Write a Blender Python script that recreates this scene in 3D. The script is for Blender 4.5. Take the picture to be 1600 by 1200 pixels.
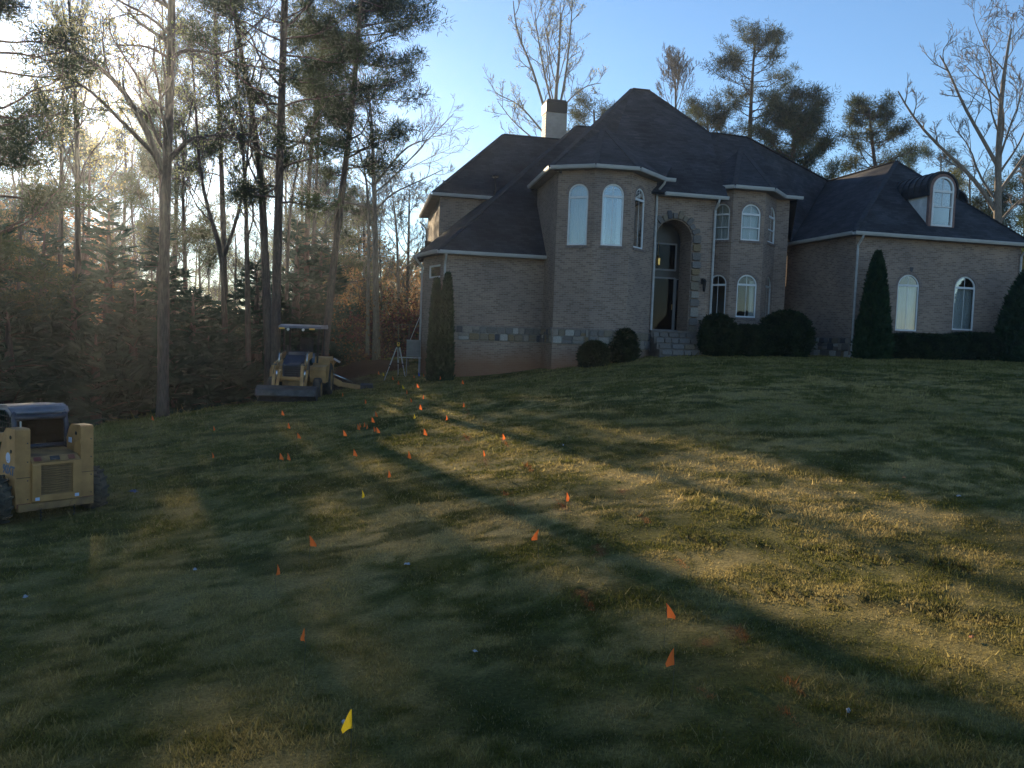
import bpy, math, random
import numpy as np
from mathutils import Vector, Matrix
from mathutils.geometry import tessellate_polygon
R = math.radians
S = bpy.context.scene
for o in list(bpy.data.objects): bpy.data.objects.remove(o)
COL = S.collection

# ------------------------------------------------------------------ camera
PITCH, ROLL, FPX = R(3.5), R(2.06), 1300.0
cF = np.array([0, math.cos(PITCH), -math.sin(PITCH)])
cU0 = np.array([0, math.sin(PITCH), math.cos(PITCH)])
cR0 = np.array([1.0, 0, 0])
cR = cR0*math.cos(ROLL) + cU0*math.sin(ROLL)
cU = -cR0*math.sin(ROLL) + cU0*math.cos(ROLL)
cam_d = bpy.data.cameras.new('camera'); cam = bpy.data.objects.new('camera', cam_d); COL.objects.link(cam)
cam_d.sensor_width = 36.0; cam_d.lens = 36.0*FPX/1600.0
cam_d.clip_start = 0.1; cam_d.clip_end = 3000
cam.matrix_world = Matrix(((cR[0], cU[0], -cF[0], 0), (cR[1], cU[1], -cF[1], 0), (cR[2], cU[2], -cF[2], 0), (0, 0, 0, 1)))
S.camera = cam
S.render.resolution_x = 1024; S.render.resolution_y = 768

# ------------------------------------------------------------------ light
SUN_EL, SUN_AZ = R(13.2), R(-26.0)          # azimuth from +Y, negative = to the left
w = bpy.data.worlds.new('World'); S.world = w; w.use_nodes = True
nt = w.node_tree; bg = nt.nodes['Background']
sky = nt.nodes.new('ShaderNodeTexSky'); sky.sky_type = 'NISHITA'; sky.sun_disc = False
sky.sun_elevation = SUN_EL; sky.sun_rotation = SUN_AZ
sky.air_density = 1.0; sky.dust_density = 0.0; sky.ozone_density = 3.8
nt.links.new(sky.outputs['Color'], bg.inputs['Color']); bg.inputs['Strength'].default_value = 0.086
sd = np.array([math.sin(SUN_AZ)*math.cos(SUN_EL), math.cos(SUN_AZ)*math.cos(SUN_EL), math.sin(SUN_EL)])
sl = bpy.data.lights.new('sun', 'SUN'); sl.energy = 5.0; sl.angle = R(0.9); sl.color = (1.0, 0.79, 0.50)
so = bpy.data.objects.new('sun', sl); COL.objects.link(so)
so.rotation_euler = Vector(sd).to_track_quat('Z', 'Y').to_euler()
S.view_settings.view_transform = 'Standard'; S.view_settings.look = 'None'
S.view_settings.gamma = 1.0; S.view_settings.exposure = 1.30; S.view_settings.use_curve_mapping = False
S.render.engine = 'CYCLES'

# ------------------------------------------------------------------ geometry maths
def ray(px, py):
    d = cF + cR*((px-800)/FPX) - cU*((py-600)/FPX)
    return d/np.linalg.norm(d)
def U(px, py, Y):
    d = ray(px, py); return d*(Y/d[1])

rng0 = np.random.default_rng(5)
CTRL = np.array([
 (-3.2,34.2,-2.0),(-1,34,-1.9),(1.9,33.2,-1.35),(4,33,-1.05),(6.3,34.6,-.72),(10,35.4,-.6),(14.4,34.8,-.52),(22.8,36.5,-.42),(35,40,-.35),
 (12,40,-.6),(0,42,-1.4),(-9.3,28,-2.75),(-7.3,29.5,-2.55),(-8.2,15,-3.45),(-11,14,-3.6),(-20,33,-4.1),(-20,22,-4.2),(-13,32,-3.8),(-6.5,42,-1.55),(-12,46,-2.9),
 (0,5,-2.62),(-4,6,-3.05),(5,5.2,-2.42),(0,0,-2.0),(-8,0,-2.6),(8,0,-1.9),(0,-8,-1.7),(3,12,-2.25),(6,20,-1.5),(0,20,-2.15),(-5,22,-2.7),(14,20,-1.25),(12,10,-2.0),
 (22,20,-1.0),(0,27,-1.85),(7,28,-1.0),(14,28,-.75),(-30,10,-4.3),(30,0,-1.6),(-40,40,-4.6),(50,50,-.6),(-30,60,-4.5),(0,70,-2.5),(40,75,-1.5),(-60,0,-5),(70,10,-1.5),(-4.5,37,-1.95),(-5.3,31,-2.35),(-6.6,36.2,-2.4)
], float)
def _phi(r2): return 0.5*r2*np.log(r2+1e-9)
def _tps(P):
    n = len(P); d2 = ((P[:,None,:2]-P[None,:,:2])**2).sum(-1)
    K = _phi(d2) + np.eye(n)*0.4
    Q = np.c_[np.ones(n), P[:,:2]]
    A = np.zeros((n+3, n+3)); A[:n,:n] = K; A[:n,n:] = Q; A[n:,:n] = Q.T
    return np.linalg.solve(A, np.r_[P[:,2], 0, 0, 0])
_W = _tps(CTRL)
def gz(x, y):
    x = np.asarray(x, float); y = np.asarray(y, float); sh = x.shape
    X = np.clip(x.ravel(), -75, 80); Y = np.clip(y.ravel(), -15, 85)
    out = np.empty(len(X))
    for i in range(0, len(X), 100000):
        a = X[i:i+100000]; b = Y[i:i+100000]
        d2 = (a[:,None]-CTRL[None,:,0])**2 + (b[:,None]-CTRL[None,:,1])**2
        out[i:i+100000] = _phi(d2)@_W[:-3] + _W[-3] + _W[-2]*a + _W[-1]*b
    return out.reshape(sh)
def hit(px, py, h=0.0):
    d = ray(px, py); t = np.arange(3, 120, 0.1)
    z = gz(d[0]*t, d[1]*t)+h; k = np.argmax(d[2]*t < z)
    if k == 0: k = 400
    t0, t1 = t[k-1], t[k]
    for _ in range(20):
        m = (t0+t1)/2
        if d[2]*m < float(gz(d[0]*m, d[1]*m))+h: t1 = m
        else: t0 = m
    p = d*t1; return np.array([p[0], p[1], float(gz(p[0], p[1]))])

def hash2(ix, iy, s):
    v = np.sin(ix*127.1+iy*311.7+s*74.7)*43758.5453
    return v-np.floor(v)
def vnoise(x, y, s=0):
    ix = np.floor(x); iy = np.floor(y); fx = x-ix; fy = y-iy
    fx = fx*fx*(3-2*fx); fy = fy*fy*(3-2*fy)
    a = hash2(ix,iy,s); b = hash2(ix+1,iy,s); c = hash2(ix,iy+1,s); d = hash2(ix+1,iy+1,s)
    return (a*(1-fx)+b*fx)*(1-fy)+(c*(1-fx)+d*fx)*fy
def fbm(x, y, s=0, o=4):
    t = 0; a = .5
    for i in range(o):
        t = t+a*vnoise(x, y, s+i*7); x = x*2.03; y = y*2.03; a *= .5
    return t/(1-.5**o)
def sstep(a, b, x):
    t = np.clip((x-a)/(b-a), 0, 1); return t*t*(3-2*t)

# ------------------------------------------------------------------ materials
def nmat(name, col=(.5,.5,.5), rough=.8, metal=0, spec=.5):
    m = bpy.data.materials.new(name); m.use_nodes = True
    b = m.node_tree.nodes['Principled BSDF']
    b.inputs['Base Color'].default_value = (*col, 1); b.inputs['Roughness'].default_value = rough
    b.inputs['Metallic'].default_value = metal; b.inputs['Specular IOR Level'].default_value = spec
    return m, m.node_tree, b
def noisy(name, c1, c2, scale=5, rough=.8, bump=.0, metal=0, spec=.4, detail=5, dist=.02, stretch=None):
    m, t, b = nmat(name, c1, rough, metal, spec)
    tc = t.nodes.new('ShaderNodeTexCoord'); n = t.nodes.new('ShaderNodeTexNoise')
    n.inputs['Scale'].default_value = scale; n.inputs['Detail'].default_value = detail
    if stretch:
        mp = t.nodes.new('ShaderNodeMapping'); mp.inputs['Scale'].default_value = stretch
        t.links.new(tc.outputs['Object'], mp.inputs['Vector']); t.links.new(mp.outputs['Vector'], n.inputs['Vector'])
    else: t.links.new(tc.outputs['Object'], n.inputs['Vector'])
    r = t.nodes.new('ShaderNodeValToRGB'); r.color_ramp.elements[0].position = .35; r.color_ramp.elements[1].position = .68
    r.color_ramp.elements[0].color = (*c1, 1); r.color_ramp.elements[1].color = (*c2, 1)
    t.links.new(n.outputs['Fac'], r.inputs['Fac']); t.links.new(r.outputs['Color'], b.inputs['Base Color'])
    if bump:
        bp = t.nodes.new('ShaderNodeBump'); bp.inputs['Strength'].default_value = bump; bp.inputs['Distance'].default_value = dist
        t.links.new(n.outputs['Fac'], bp.inputs['Height']); t.links.new(bp.outputs['Normal'], b.inputs['Normal'])
    return m
def leafmat(name, c1, c2, trans=.35, scale=1.3, attr=None):
    m = bpy.data.materials.new(name); m.use_nodes = True; t = m.node_tree; t.nodes.clear()
    out = t.nodes.new('ShaderNodeOutputMaterial'); mx = t.nodes.new('ShaderNodeMixShader')
    d = t.nodes.new('ShaderNodeBsdfDiffuse'); tr = t.nodes.new('ShaderNodeBsdfTranslucent')
    if attr:
        src = t.nodes.new('ShaderNodeAttribute'); src.attribute_name = attr; o = src.outputs['Color']
    else:
        tc = t.nodes.new('ShaderNodeTexCoord'); n = t.nodes.new('ShaderNodeTexNoise'); n.inputs['Scale'].default_value = scale; n.inputs['Detail'].default_value = 4
        t.links.new(tc.outputs['Object'], n.inputs['Vector'])
        r = t.nodes.new('ShaderNodeValToRGB'); r.color_ramp.elements[0].position = .38; r.color_ramp.elements[1].position = .65
        r.color_ramp.elements[0].color = (*c1, 1); r.color_ramp.elements[1].color = (*c2, 1)
        t.links.new(n.outputs['Fac'], r.inputs['Fac']); o = r.outputs['Color']
    t.links.new(o, d.inputs['Color']); t.links.new(o, tr.inputs['Color'])
    mx.inputs['Fac'].default_value = trans
    t.links.new(d.outputs[0], mx.inputs[1]); t.links.new(tr.outputs[0], mx.inputs[2]); t.links.new(mx.outputs[0], out.inputs['Surface'])
    return m
def brickmat(name, tint=1.0, stain=True):
    m, t, b = nmat(name, (.3,.25,.22), .9)
    uv = t.nodes.new('ShaderNodeUVMap'); uv.uv_map = 'uv'
    br = t.nodes.new('ShaderNodeTexBrick'); br.offset = .5
    br.inputs['Color1'].default_value = (.198*tint,.142*tint,.110*tint,1); br.inputs['Color2'].default_value = (.360*tint,.270*tint,.215*tint,1)
    br.inputs['Mortar'].default_value = (.36,.325,.29,1); br.inputs['Scale'].default_value = 1
    br.inputs['Mortar Size'].default_value = .006; br.inputs['Mortar Smooth'].default_value = .3
    br.inputs['Brick Width'].default_value = .215; br.inputs['Row Height'].default_value = .075; br.inputs['Bias'].default_value = -.1
    t.links.new(uv.outputs[0], br.inputs['Vector'])
    # a second, per-brick random set of dark clinkers: same lattice with a hard ramp
    br2 = t.nodes.new('ShaderNodeTexBrick'); br2.offset = .5
    for k, v in (('Scale',1),('Mortar Size',0.0),('Brick Width',.215),('Row Height',.075),('Bias',-.72)): br2.inputs[k].default_value = v
    br2.inputs['Color1'].default_value = (1,1,1,1); br2.inputs['Color2'].default_value = (.30,.28,.31,1); br2.inputs['Mortar'].default_value = (1,1,1,1)
    t.links.new(uv.outputs[0], br2.inputs['Vector'])
    mul = t.nodes.new('ShaderNodeMix'); mul.data_type = 'RGBA'; mul.blend_type = 'MULTIPLY'; mul.inputs['Factor'].default_value = .8
    t.links.new(br.outputs['Color'], mul.inputs['A']); t.links.new(br2.outputs['Color'], mul.inputs['B'])
    n = t.nodes.new('ShaderNodeTexNoise'); n.inputs['Scale'].default_value = .55; n.inputs['Detail'].default_value = 6
    t.links.new(uv.outputs[0], n.inputs['Vector'])
    r = t.nodes.new('ShaderNodeValToRGB'); r.color_ramp.elements[0].position = .3; r.color_ramp.elements[1].position = .7
    r.color_ramp.elements[0].color = (.74,.74,.78,1); r.color_ramp.elements[1].color = (1.12,1.07,1.02,1)
    t.links.new(n.outputs['Fac'], r.inputs['Fac'])
    mu2 = t.nodes.new('ShaderNodeMix'); mu2.data_type = 'RGBA'; mu2.blend_type = 'MULTIPLY'; mu2.inputs['Factor'].default_value = 1
    t.links.new(mul.outputs['Result'], mu2.inputs['A']); t.links.new(r.outputs['Color'], mu2.inputs['B'])
    last = mu2.outputs['Result']
    if stain:   # red clay splashed on the bricks just above the soil
        sx = t.nodes.new('ShaderNodeSeparateXYZ'); t.links.new(uv.outputs[0], sx.inputs[0])
        ad = t.nodes.new('ShaderNodeMath'); ad.operation = 'MULTIPLY_ADD'; ad.inputs[1].default_value = .9; ad.inputs[2].default_value = -.45
        t.links.new(n.outputs['Fac'], ad.inputs[0])
        a2 = t.nodes.new('ShaderNodeMath'); a2.operation = 'ADD'; t.links.new(sx.outputs['Y'], a2.inputs[0]); t.links.new(ad.outputs[0], a2.inputs[1])
        mr = t.nodes.new('ShaderNodeMapRange'); mr.inputs['From Min'].default_value = -.45; mr.inputs['From Max'].default_value = -1.35
        mr.inputs['To Min'].default_value = 0; mr.inputs['To Max'].default_value = .85
        t.links.new(a2.outputs[0], mr.inputs['Value'])
        mx = t.nodes.new('ShaderNodeMix'); mx.data_type = 'RGBA'; mx.inputs['B'].default_value = (.27,.115,.055,1)
        t.links.new(mr.outputs[0], mx.inputs['Factor']); t.links.new(last, mx.inputs['A']); last = mx.outputs['Result']
    t.links.new(last, b.inputs['Base Color'])
    bp = t.nodes.new('ShaderNodeBump'); bp.inputs['Strength'].default_value = .6; bp.inputs['Distance'].default_value = .008; bp.invert = True
    t.links.new(br.outputs['Fac'], bp.inputs['Height']); t.links.new(bp.outputs['Normal'], b.inputs['Normal'])
    return m
def roofmat():
    m, t, b = nmat('shingles', (.03,.032,.036), .95, spec=.2)
    uv = t.nodes.new('ShaderNodeUVMap'); uv.uv_map = 'uv'
    br = t.nodes.new('ShaderNodeTexBrick'); br.offset = .37; br.offset_frequency = 2
    br.inputs['Color1'].default_value = (.026,.028,.034,1); br.inputs['Color2'].default_value = (.052,.052,.058,1); br.inputs['Mortar'].default_value = (.016,.016,.018,1)
    for k, v in (('Scale',1),('Mortar Size',.008),('Mortar Smooth',.6),('Brick Width',.32),('Row Height',.14)): br.inputs[k].default_value = v
    t.links.new(uv.outputs[0], br.inputs['Vector'])
    n = t.nodes.new('ShaderNodeTexNoise'); n.inputs['Scale'].default_value = .8; n.inputs['Detail'].default_value = 8; t.links.new(uv.outputs[0], n.inputs['Vector'])
    mr = t.nodes.new('ShaderNodeMapRange'); mr.inputs['From Min'].default_value = .3; mr.inputs['From Max'].default_value = .7; mr.inputs['To Min'].default_value = .62; mr.inputs['To Max'].default_value = 1.4
    t.links.new(n.outputs['Fac'], mr.inputs['Value'])
    mu = t.nodes.new('ShaderNodeMix'); mu.data_type = 'RGBA'; mu.blend_type = 'MULTIPLY'; mu.inputs['Factor'].default_value = 1
    t.links.new(br.outputs['Color'], mu.inputs['A']); t.links.new(mr.outputs[0], mu.inputs['B']); t.links.new(mu.outputs['Result'], b.inputs['Base Color'])
    bp = t.nodes.new('ShaderNodeBump'); bp.inputs['Strength'].default_value = .5; bp.inputs['Distance'].default_value = .01; bp.invert = True
    t.links.new(br.outputs['Fac'], bp.inputs['Height']); t.links.new(bp.outputs['Normal'], b.inputs['Normal'])
    return m
def glassmat(name, tint=(.02,.025,.03), refl=1.0, base=.0):
    m = bpy.data.materials.new(name); m.use_nodes = True; t = m.node_tree; t.nodes.clear()
    out = t.nodes.new('ShaderNodeOutputMaterial'); mx = t.nodes.new('ShaderNodeMixShader')
    tr = t.nodes.new('ShaderNodeBsdfTransparent'); tr.inputs['Color'].default_value = (.82,.86,.88,1) if name != 'door_glass' else (.18,.2,.22,1)
    g = t.nodes.new('ShaderNodeBsdfGlossy'); g.inputs['Roughness'].default_value = .015
    nz = t.nodes.new('ShaderNodeTexNoise'); nz.inputs['Scale'].default_value = 1.7; bp = t.nodes.new('ShaderNodeBump'); bp.inputs['Strength'].default_value = .15; bp.inputs['Distance'].default_value = .02
    tc = t.nodes.new('ShaderNodeTexCoord'); t.links.new(tc.outputs['Object'], nz.inputs['Vector']); t.links.new(nz.outputs['Fac'], bp.inputs['Height']); t.links.new(bp.outputs['Normal'], g.inputs['Normal'])
    f = t.nodes.new('ShaderNodeFresnel'); f.inputs['IOR'].default_value = 1.5
    ma = t.nodes.new('ShaderNodeMath'); ma.operation = 'MULTIPLY_ADD'; ma.inputs[1].default_value = refl*1.9; ma.inputs[2].default_value = base
    ma.use_clamp = True
    t.links.new(f.outputs[0], ma.inputs[0]); t.links.new(ma.outputs[0], mx.inputs['Fac'])
    t.links.new(tr.outputs[0], mx.inputs[1]); t.links.new(g.outputs[0], mx.inputs[2]); t.links.new(mx.outputs[0], out.inputs['Surface'])
    return m

M = {}
M['brick'] = brickmat('brick'); M['roof'] = roofmat()
M['white'] = noisy('white_vinyl', (.60,.61,.62), (.72,.73,.74), 3, .45)
M['gutter'] = noisy('gutter_paint', (.36,.36,.36), (.46,.46,.455), 2, .5, stretch=(1,1,4))
M['soffit'] = noisy('soffit', (.18,.165,.15), (.24,.22,.2), 2, .8)
M['mortar'] = noisy('stone_mortar', (.17,.155,.14), (.25,.235,.215), 9, .95, .3)
for i, c in enumerate([(.25,.22,.19),(.145,.13,.12),(.19,.155,.115),(.36,.34,.31),(.075,.075,.085),(.20,.145,.085),(.16,.15,.145)]):
    M['stone%d' % i] = noisy('field_stone', tuple(v*.8 for v in c), tuple(min(1, v*1.25) for v in c), 6, .9, .5)
M['glass'] = glassmat('window_glass', base=.10); M['glass_plain'] = glassmat('plain_glass', refl=.45); M['darkglass'] = glassmat('door_glass', refl=.16)
M['curtain'] = noisy('curtain_cloth', (.74,.73,.70), (.85,.84,.82), 5, .9, stretch=(9,9,1))
M['room'] = nmat('room_plaster', (.20,.18,.16), .9)[0]
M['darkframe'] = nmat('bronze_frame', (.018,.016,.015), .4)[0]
M['greyframe'] = nmat('door_frame_paint', (.16,.16,.17), .5)[0]
M['siding'] = noisy('siding_paint', (.36,.31,.26), (.45,.39,.33), 3, .7)
M['black_metal'] = noisy('black_metal', (.008,.008,.009), (.018,.018,.02), 4, .6, spec=.3)
M['plaster_white'] = noisy('dormer_stucco', (.55,.56,.54), (.74,.75,.74), 3, .8)
M['red_trim'] = noisy('dormer_brick_trim', (.17,.10,.085), (.24,.15,.13), 9, .85)
M['brass'] = nmat('brass', (.75,.5,.18), .3, 1)[0]
M['bark'] = noisy('bark', (.032,.027,.023), (.075,.062,.052), 6, .95, .6, stretch=(4,4,.7))
M['pinebark'] = noisy('pine_bark', (.050,.036,.028), (.12,.082,.062), 5, .95, .6, stretch=(4,4,1))
M['greybark'] = noisy('pale_bark', (.13,.105,.08), (.26,.215,.165), 6, .9, .4, stretch=(4,4,.7))
M['needle'] = leafmat('pine_needles', (.035,.055,.028), (.085,.105,.045), .35)
M['needle_warm'] = leafmat('pine_needles_warm', (.045,.062,.026), (.105,.105,.045), .4)
M['cedar'] = leafmat('cedar_sprays', (.012,.036,.024), (.026,.060,.040), .14)
M['arbor'] = leafmat('arborvitae_sprays', (.018,.042,.02), (.04,.075,.034), .2, 3)
M['shrub'] = leafmat('shrub_leaves', (.016,.03,.016), (.036,.055,.026), .2, 3)
M['bud'] = leafmat('spring_buds', (.30,.30,.10), (.48,.44,.20), .5)
M['bud_green'] = leafmat('young_leaves', (.13,.17,.05), (.25,.26,.09), .5)
M['leaf_orange'] = leafmat('dry_leaves', (.30,.15,.06), (.42,.26,.11), .5, .8)
M['leaf_olive'] = leafmat('olive_leaves', (.08,.095,.035), (.19,.18,.065), .45, .8)
M['leaf_red'] = leafmat('burgundy_leaves', (.07,.02,.025), (.16,.04,.05), .4, 2)
M['grass'] = leafmat('grass_blades', None, None, .46, attr='col')
M['yellow'] = noisy('machine_yellow', (.35,.170,.058), (.51,.265,.09), 3.5, .5, .05)
M['yellow_dirty'] = noisy('machine_yellow_muddy', (.15,.085,.045), (.36,.20,.07), 3, .75, .2)
M['tyre'] = noisy('tyre_rubber', (.02,.019,.018), (.075,.06,.048), 6, .9, .3)
M['steel'] = noisy('worn_steel', (.028,.028,.03), (.07,.07,.075), 5, .5, .1, metal=.3)
M['chrome'] = nmat('cylinder_rod', (.7,.7,.72), .2, .9)[0]
M['blue_hood'] = noisy('hood_paint', (.022,.027,.042), (.04,.05,.075), 4, .35)
M['canopy'] = noisy('canopy_paint', (.09,.10,.13), (.17,.185,.22), 3, .4)
M['lamp'] = nmat('lamp_lens', (.8,.8,.75), .2)[0]
M['decal_blue'] = nmat('decal_blue', (.09,.13,.20), .6)[0]
M['decal_white'] = noisy('decal_white', (.5,.55,.72), (.62,.66,.80), 20, .5)
M['decal_red'] = nmat('decal_red', (.16,.035,.02), .6)[0]
M['flag_orange'] = leafmat('flag_orange', (.90,.17,.045), (.96,.24,.06), .5)
M['flag_yellow'] = leafmat('flag_yellow', (.75,.50,.02), (.85,.60,.04), .45)
M['flag_blue'] = leafmat('flag_blue', (.02,.10,.55), (.03,.14,.65), .45)
M['wire'] = nmat('flag_wire', (.09,.09,.07), .5, .5)[0]
M['alu'] = noisy('aluminium', (.42,.43,.45), (.55,.56,.58), 3, .4, metal=.4)
M['instr'] = nmat('instrument_yellow', (.70,.38,.04), .45)[0]
M['panel_grey'] = noisy('grey_slats', (.20,.21,.22), (.27,.28,.29), 3, .6)
M['tyre_mud'] = noisy('muddy_rubber', (.05,.042,.032), (.13,.105,.072), 6, .95, .4)
M['paper'] = nmat('paper', (.34,.35,.39), .8)[0]
M['tarp'] = noisy('blue_cloth', (.12,.13,.22), (.20,.21,.32), 5, .8)
M['fence'] = noisy('weathered_boards', (.07,.055,.045), (.12,.095,.08), 5, .9, stretch=(5,5,.6))
M['clay'] = noisy('red_clay', (.12,.055,.03), (.20,.09,.05), 2.5, 1, .6)
M['leaf_dry'] = leafmat('fallen_leaf', (.55,.24,.12), (.62,.30,.16), .3)

# ------------------------------------------------------------------ object helpers
def cnum(o, label=None, cat=None, group=None, kind=None):
    if label: o['label'] = label
    if cat: o['category'] = cat
    if group: o['group'] = group
    if kind: o['kind'] = kind
    return o
def empty(name, loc=(0,0,0), rz=0, label=None, cat=None, group=None):
    o = bpy.data.objects.new(name, None); COL.objects.link(o); o.empty_display_size = .2
    o.location = loc; o.rotation_euler = (0, 0, rz); return cnum(o, label, cat, group)
def copy_tree(o, parent=None):
    c = o.copy(); COL.objects.link(c); c.parent = parent
    for ch in o.children: copy_tree(ch, c)
    return c
class MB:
    def __init__(s): s.v = []; s.f = []; s.uv = []; s.n = 0
    def add(s, vs, fs, uvs=None):
        s.v.extend([tuple(map(float, p)) for p in vs]); s.f.extend([tuple(i+s.n for i in f) for f in fs]); s.n += len(vs)
        s.uv.extend(uvs if uvs is not None else [(0.0, 0.0)]*len(vs)); return s
    def box(s, c, d, rot=None, taper=None):
        c = Vector(c); h = Vector(d)/2; vs = []
        for z in (-1, 1):
            k = 1 if (taper is None or z < 0) else taper
            for x, y in ((-1,-1),(1,-1),(1,1),(-1,1)): vs.append(Vector((x*h.x*k, y*h.y*k, z*h.z)))
        if rot is not None: vs = [rot @ p for p in vs]
        s.add([p+c for p in vs], [(0,3,2,1),(4,5,6,7),(0,1,5,4),(1,2,6,5),(2,3,7,6),(3,0,4,7)]); return s
    def bar(s, a, b, wd, ht=None, up=(0,0,1)):
        a = Vector(a); b = Vector(b); ht = ht or wd; d = (b-a); L = d.length; d.normalize()
        x = d.cross(Vector(up)); x = x.normalized() if x.length > 1e-4 else Vector((1,0,0)); y = x.cross(d)
        vs = [p+x*(i*wd/2)+y*(j*ht/2) for p in (a, b) for i, j in ((-1,-1),(1,-1),(1,1),(-1,1))]
        s.add(vs, [(0,1,2,3),(7,6,5,4),(0,4,5,1),(1,5,6,2),(2,6,7,3),(3,7,4,0)]); return s
    def tube(s, pts, rad, k=8, cap=True):
        P = np.array([tuple(p) for p in pts], float); n = len(P)
        r = np.full(n, rad) if np.isscalar(rad) else np.array(rad, float)
        T = np.gradient(P, axis=0); T /= np.linalg.norm(T, axis=1)[:,None]+1e-9
        ref = np.array([0,0,1.0]) if abs(T[0][2]) < .85 else np.array([1.0,0,0])
        A = np.cross(T, ref); A /= np.linalg.norm(A, axis=1)[:,None]+1e-9; B = np.cross(T, A)
        a = np.arange(k)*2*np.pi/k
        V = P[:,None,:]+r[:,None,None]*(A[:,None,:]*np.cos(a)[None,:,None]+B[:,None,:]*np.sin(a)[None,:,None])
        fs = [(i*k+j, i*k+(j+1)%k, (i+1)*k+(j+1)%k, (i+1)*k+j) for i in range(n-1) for j in range(k)]
        if cap: fs += [tuple(range(k))[::-1], tuple((n-1)*k+j for j in range(k))]
        s.add(V.reshape(-1,3), fs); return s
    def prism(s, poly, off):       # poly 3d points, extruded by vector off
        n = len(poly); off = Vector(off); P = [Vector(p) for p in poly]
        tri = tessellate_polygon([P])
        vs = P+[p+off for p in P]
        fs = [tuple(t) for t in tri]+[tuple(i+n for i in reversed(t)) for t in tri]
        fs += [(i, (i+1)%n, (i+1)%n+n, i+n) for i in range(n)]
        s.add(vs, fs); return s
    def build(s, name, mat, parent=None, smooth=False, loc=None):
        me = bpy.data.meshes.new(name); me.from_pydata(s.v, [], s.f)
        if any(u != (0.0, 0.0) for u in s.uv):
            l = me.uv_layers.new(name='uv'); idx = np.empty(len(me.loops), 'i'); me.loops.foreach_get('vertex_index', idx)
            l.data.foreach_set('uv', np.array(s.uv, 'f')[idx].ravel())
        me.materials.append(mat)
        if smooth: me.polygons.foreach_set('use_smooth', [True]*len(me.polygons))
        o = bpy.data.objects.new(name, me); COL.objects.link(o)
        if parent: o.parent = parent
        if loc is not None: o.location = loc
        return o
def npmesh(name, V, F, mat, parent=None, col=None, smooth=False):
    """V (n,3), F (m,3|4) numpy"""
    me = bpy.data.meshes.new(name); k = F.shape[1]
    me.vertices.add(len(V)); me.vertices.foreach_set('co', np.ascontiguousarray(V, 'f').ravel())
    me.loops.add(F.size); me.loops.foreach_set('vertex_index', np.ascontiguousarray(F, 'i').ravel())
    me.polygons.add(len(F)); me.polygons.foreach_set('loop_start', np.arange(0, F.size, k, dtype='i'))
    if col is not None:
        a = me.color_attributes.new(name='col', type='FLOAT_COLOR', domain='POINT')
        a.data.foreach_set('color', np.c_[col, np.ones(len(col))].astype('f').ravel())
    me.materials.append(mat); me.update(calc_edges=True)
    me.polygons.foreach_set('use_smooth', np.full(len(F), smooth))
    o = bpy.data.objects.new(name, me); COL.objects.link(o)
    if parent: o.parent = parent
    return o
#@@SETTING
# ================================================================== GROUND
PAINT = []     # orange utility paint dashes on the grass: (x0,y0,x1,y1)
for a, b, c, d in [(785,686,794,699),(819,722,830,737),(757,718,761,728),(724,680,733,689),(728,638,733,647),(786,768,793,773),(796,783,802,791),(865,778,874,787),(877,788,888,800),
                   (969,763,974,772),(1002,806,1013,817),(931,852,941,868),(1060,876,1070,888),(901,922,911,933),(916,940,926,955),(1150,982,1164,999),(1228,1062,1252,1085),(1216,1104,1228,1115),(1232,1118,1247,1133),(1094,1080,1106,1090),(1098,1000,1106,1008)]:
    p = hit(a, b); q = hit(c, d); PAINT.append((p[0], p[1], q[0], q[1]))
TRACK = []     # pressed-in tread marks
for (a, b, c, d, n) in [(1062,842,1500,884,24),(1062,868,1400,890,15),(1150,922,1560,968,20)]:
    for i in range(n):
        t = i/(n-1); TRACK.append(hit(a+(c-a)*t, b+(d-b)*t)[:2])
TRACK = np.array(TRACK)
DIRT = hit(450, 617); PIT = hit(560, 583)
def lawncol(x, y):
    """albedo of the ground cover at x, y"""
    n1 = fbm(x*.22, y*.30, 3); n2 = fbm(x*1.3, y*1.6, 11); n3 = fbm(x*6, y*6, 23, 3); n4 = fbm(x*.45+4, y*.6, 31)
    green = np.array([.124,.122,.030]); deep = np.array([.074,.082,.022]); tan = np.array([.45,.34,.14]); olive = np.array([.205,.180,.060])
    t = sstep(.36, .66, n1*.35+n2*.35+n3*.30)[:,None]
    c = green*(1-t)+olive*t
    band = np.exp(-((y-(12.3+.12*x))/3.4)**2)*sstep(-6, 0, x)           # dormant, straw-coloured belt, made paler to brighten the sunlit strip
    band = np.maximum(band, .75*np.exp(-((y-23)/3.0)**2)*sstep(-6, 1, x))
    t = (sstep(.42, .60, n2*.42+n3*.33+n4*.25)*(.34+.75*band))[:,None]; c = c*(1-t)+tan*t
    t = (sstep(.60, .68, fbm(x*.8+9, y*1.5, 57))*.75)[:,None]; c = c*(1-t)+deep*t
    # bare clay round the machines and the dug bank beyond
    d = np.hypot((x-DIRT[0])/3.6, (y-DIRT[1]-1)/3.2)+.5*(n2-.5)
    t = (sstep(1.15, .7, d)*.9)[:,None]; c = c*(1-t)+np.array([.085,.043,.026])*t
    d = np.hypot((x-PIT[0]-.2)/2.0, (y-PIT[1]-.6)/1.7)+.6*(n2-.5)
    t = (sstep(1.1, .75, d))[:,None]; c = c*(1-t)+np.array([.10,.042,.024])*t
    # leaf litter under the wood
    edge = np.minimum(1, sstep(-13.5, -16.5, x+.9*(n1-.5)*6+.35*np.minimum(0, 30-y))*sstep(24, 31, y)+sstep(43, 47, y)*sstep(0, -4, x))
    edge = np.maximum(edge, sstep(56, 60, y))[:,None]
    lit = np.array([.07,.052,.03])*(.6+.8*n2[:,None]); c = c*(1-edge)+lit*edge
    # mulch bed along the house front
    return c*(.82+.36*n3[:,None])
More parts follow.
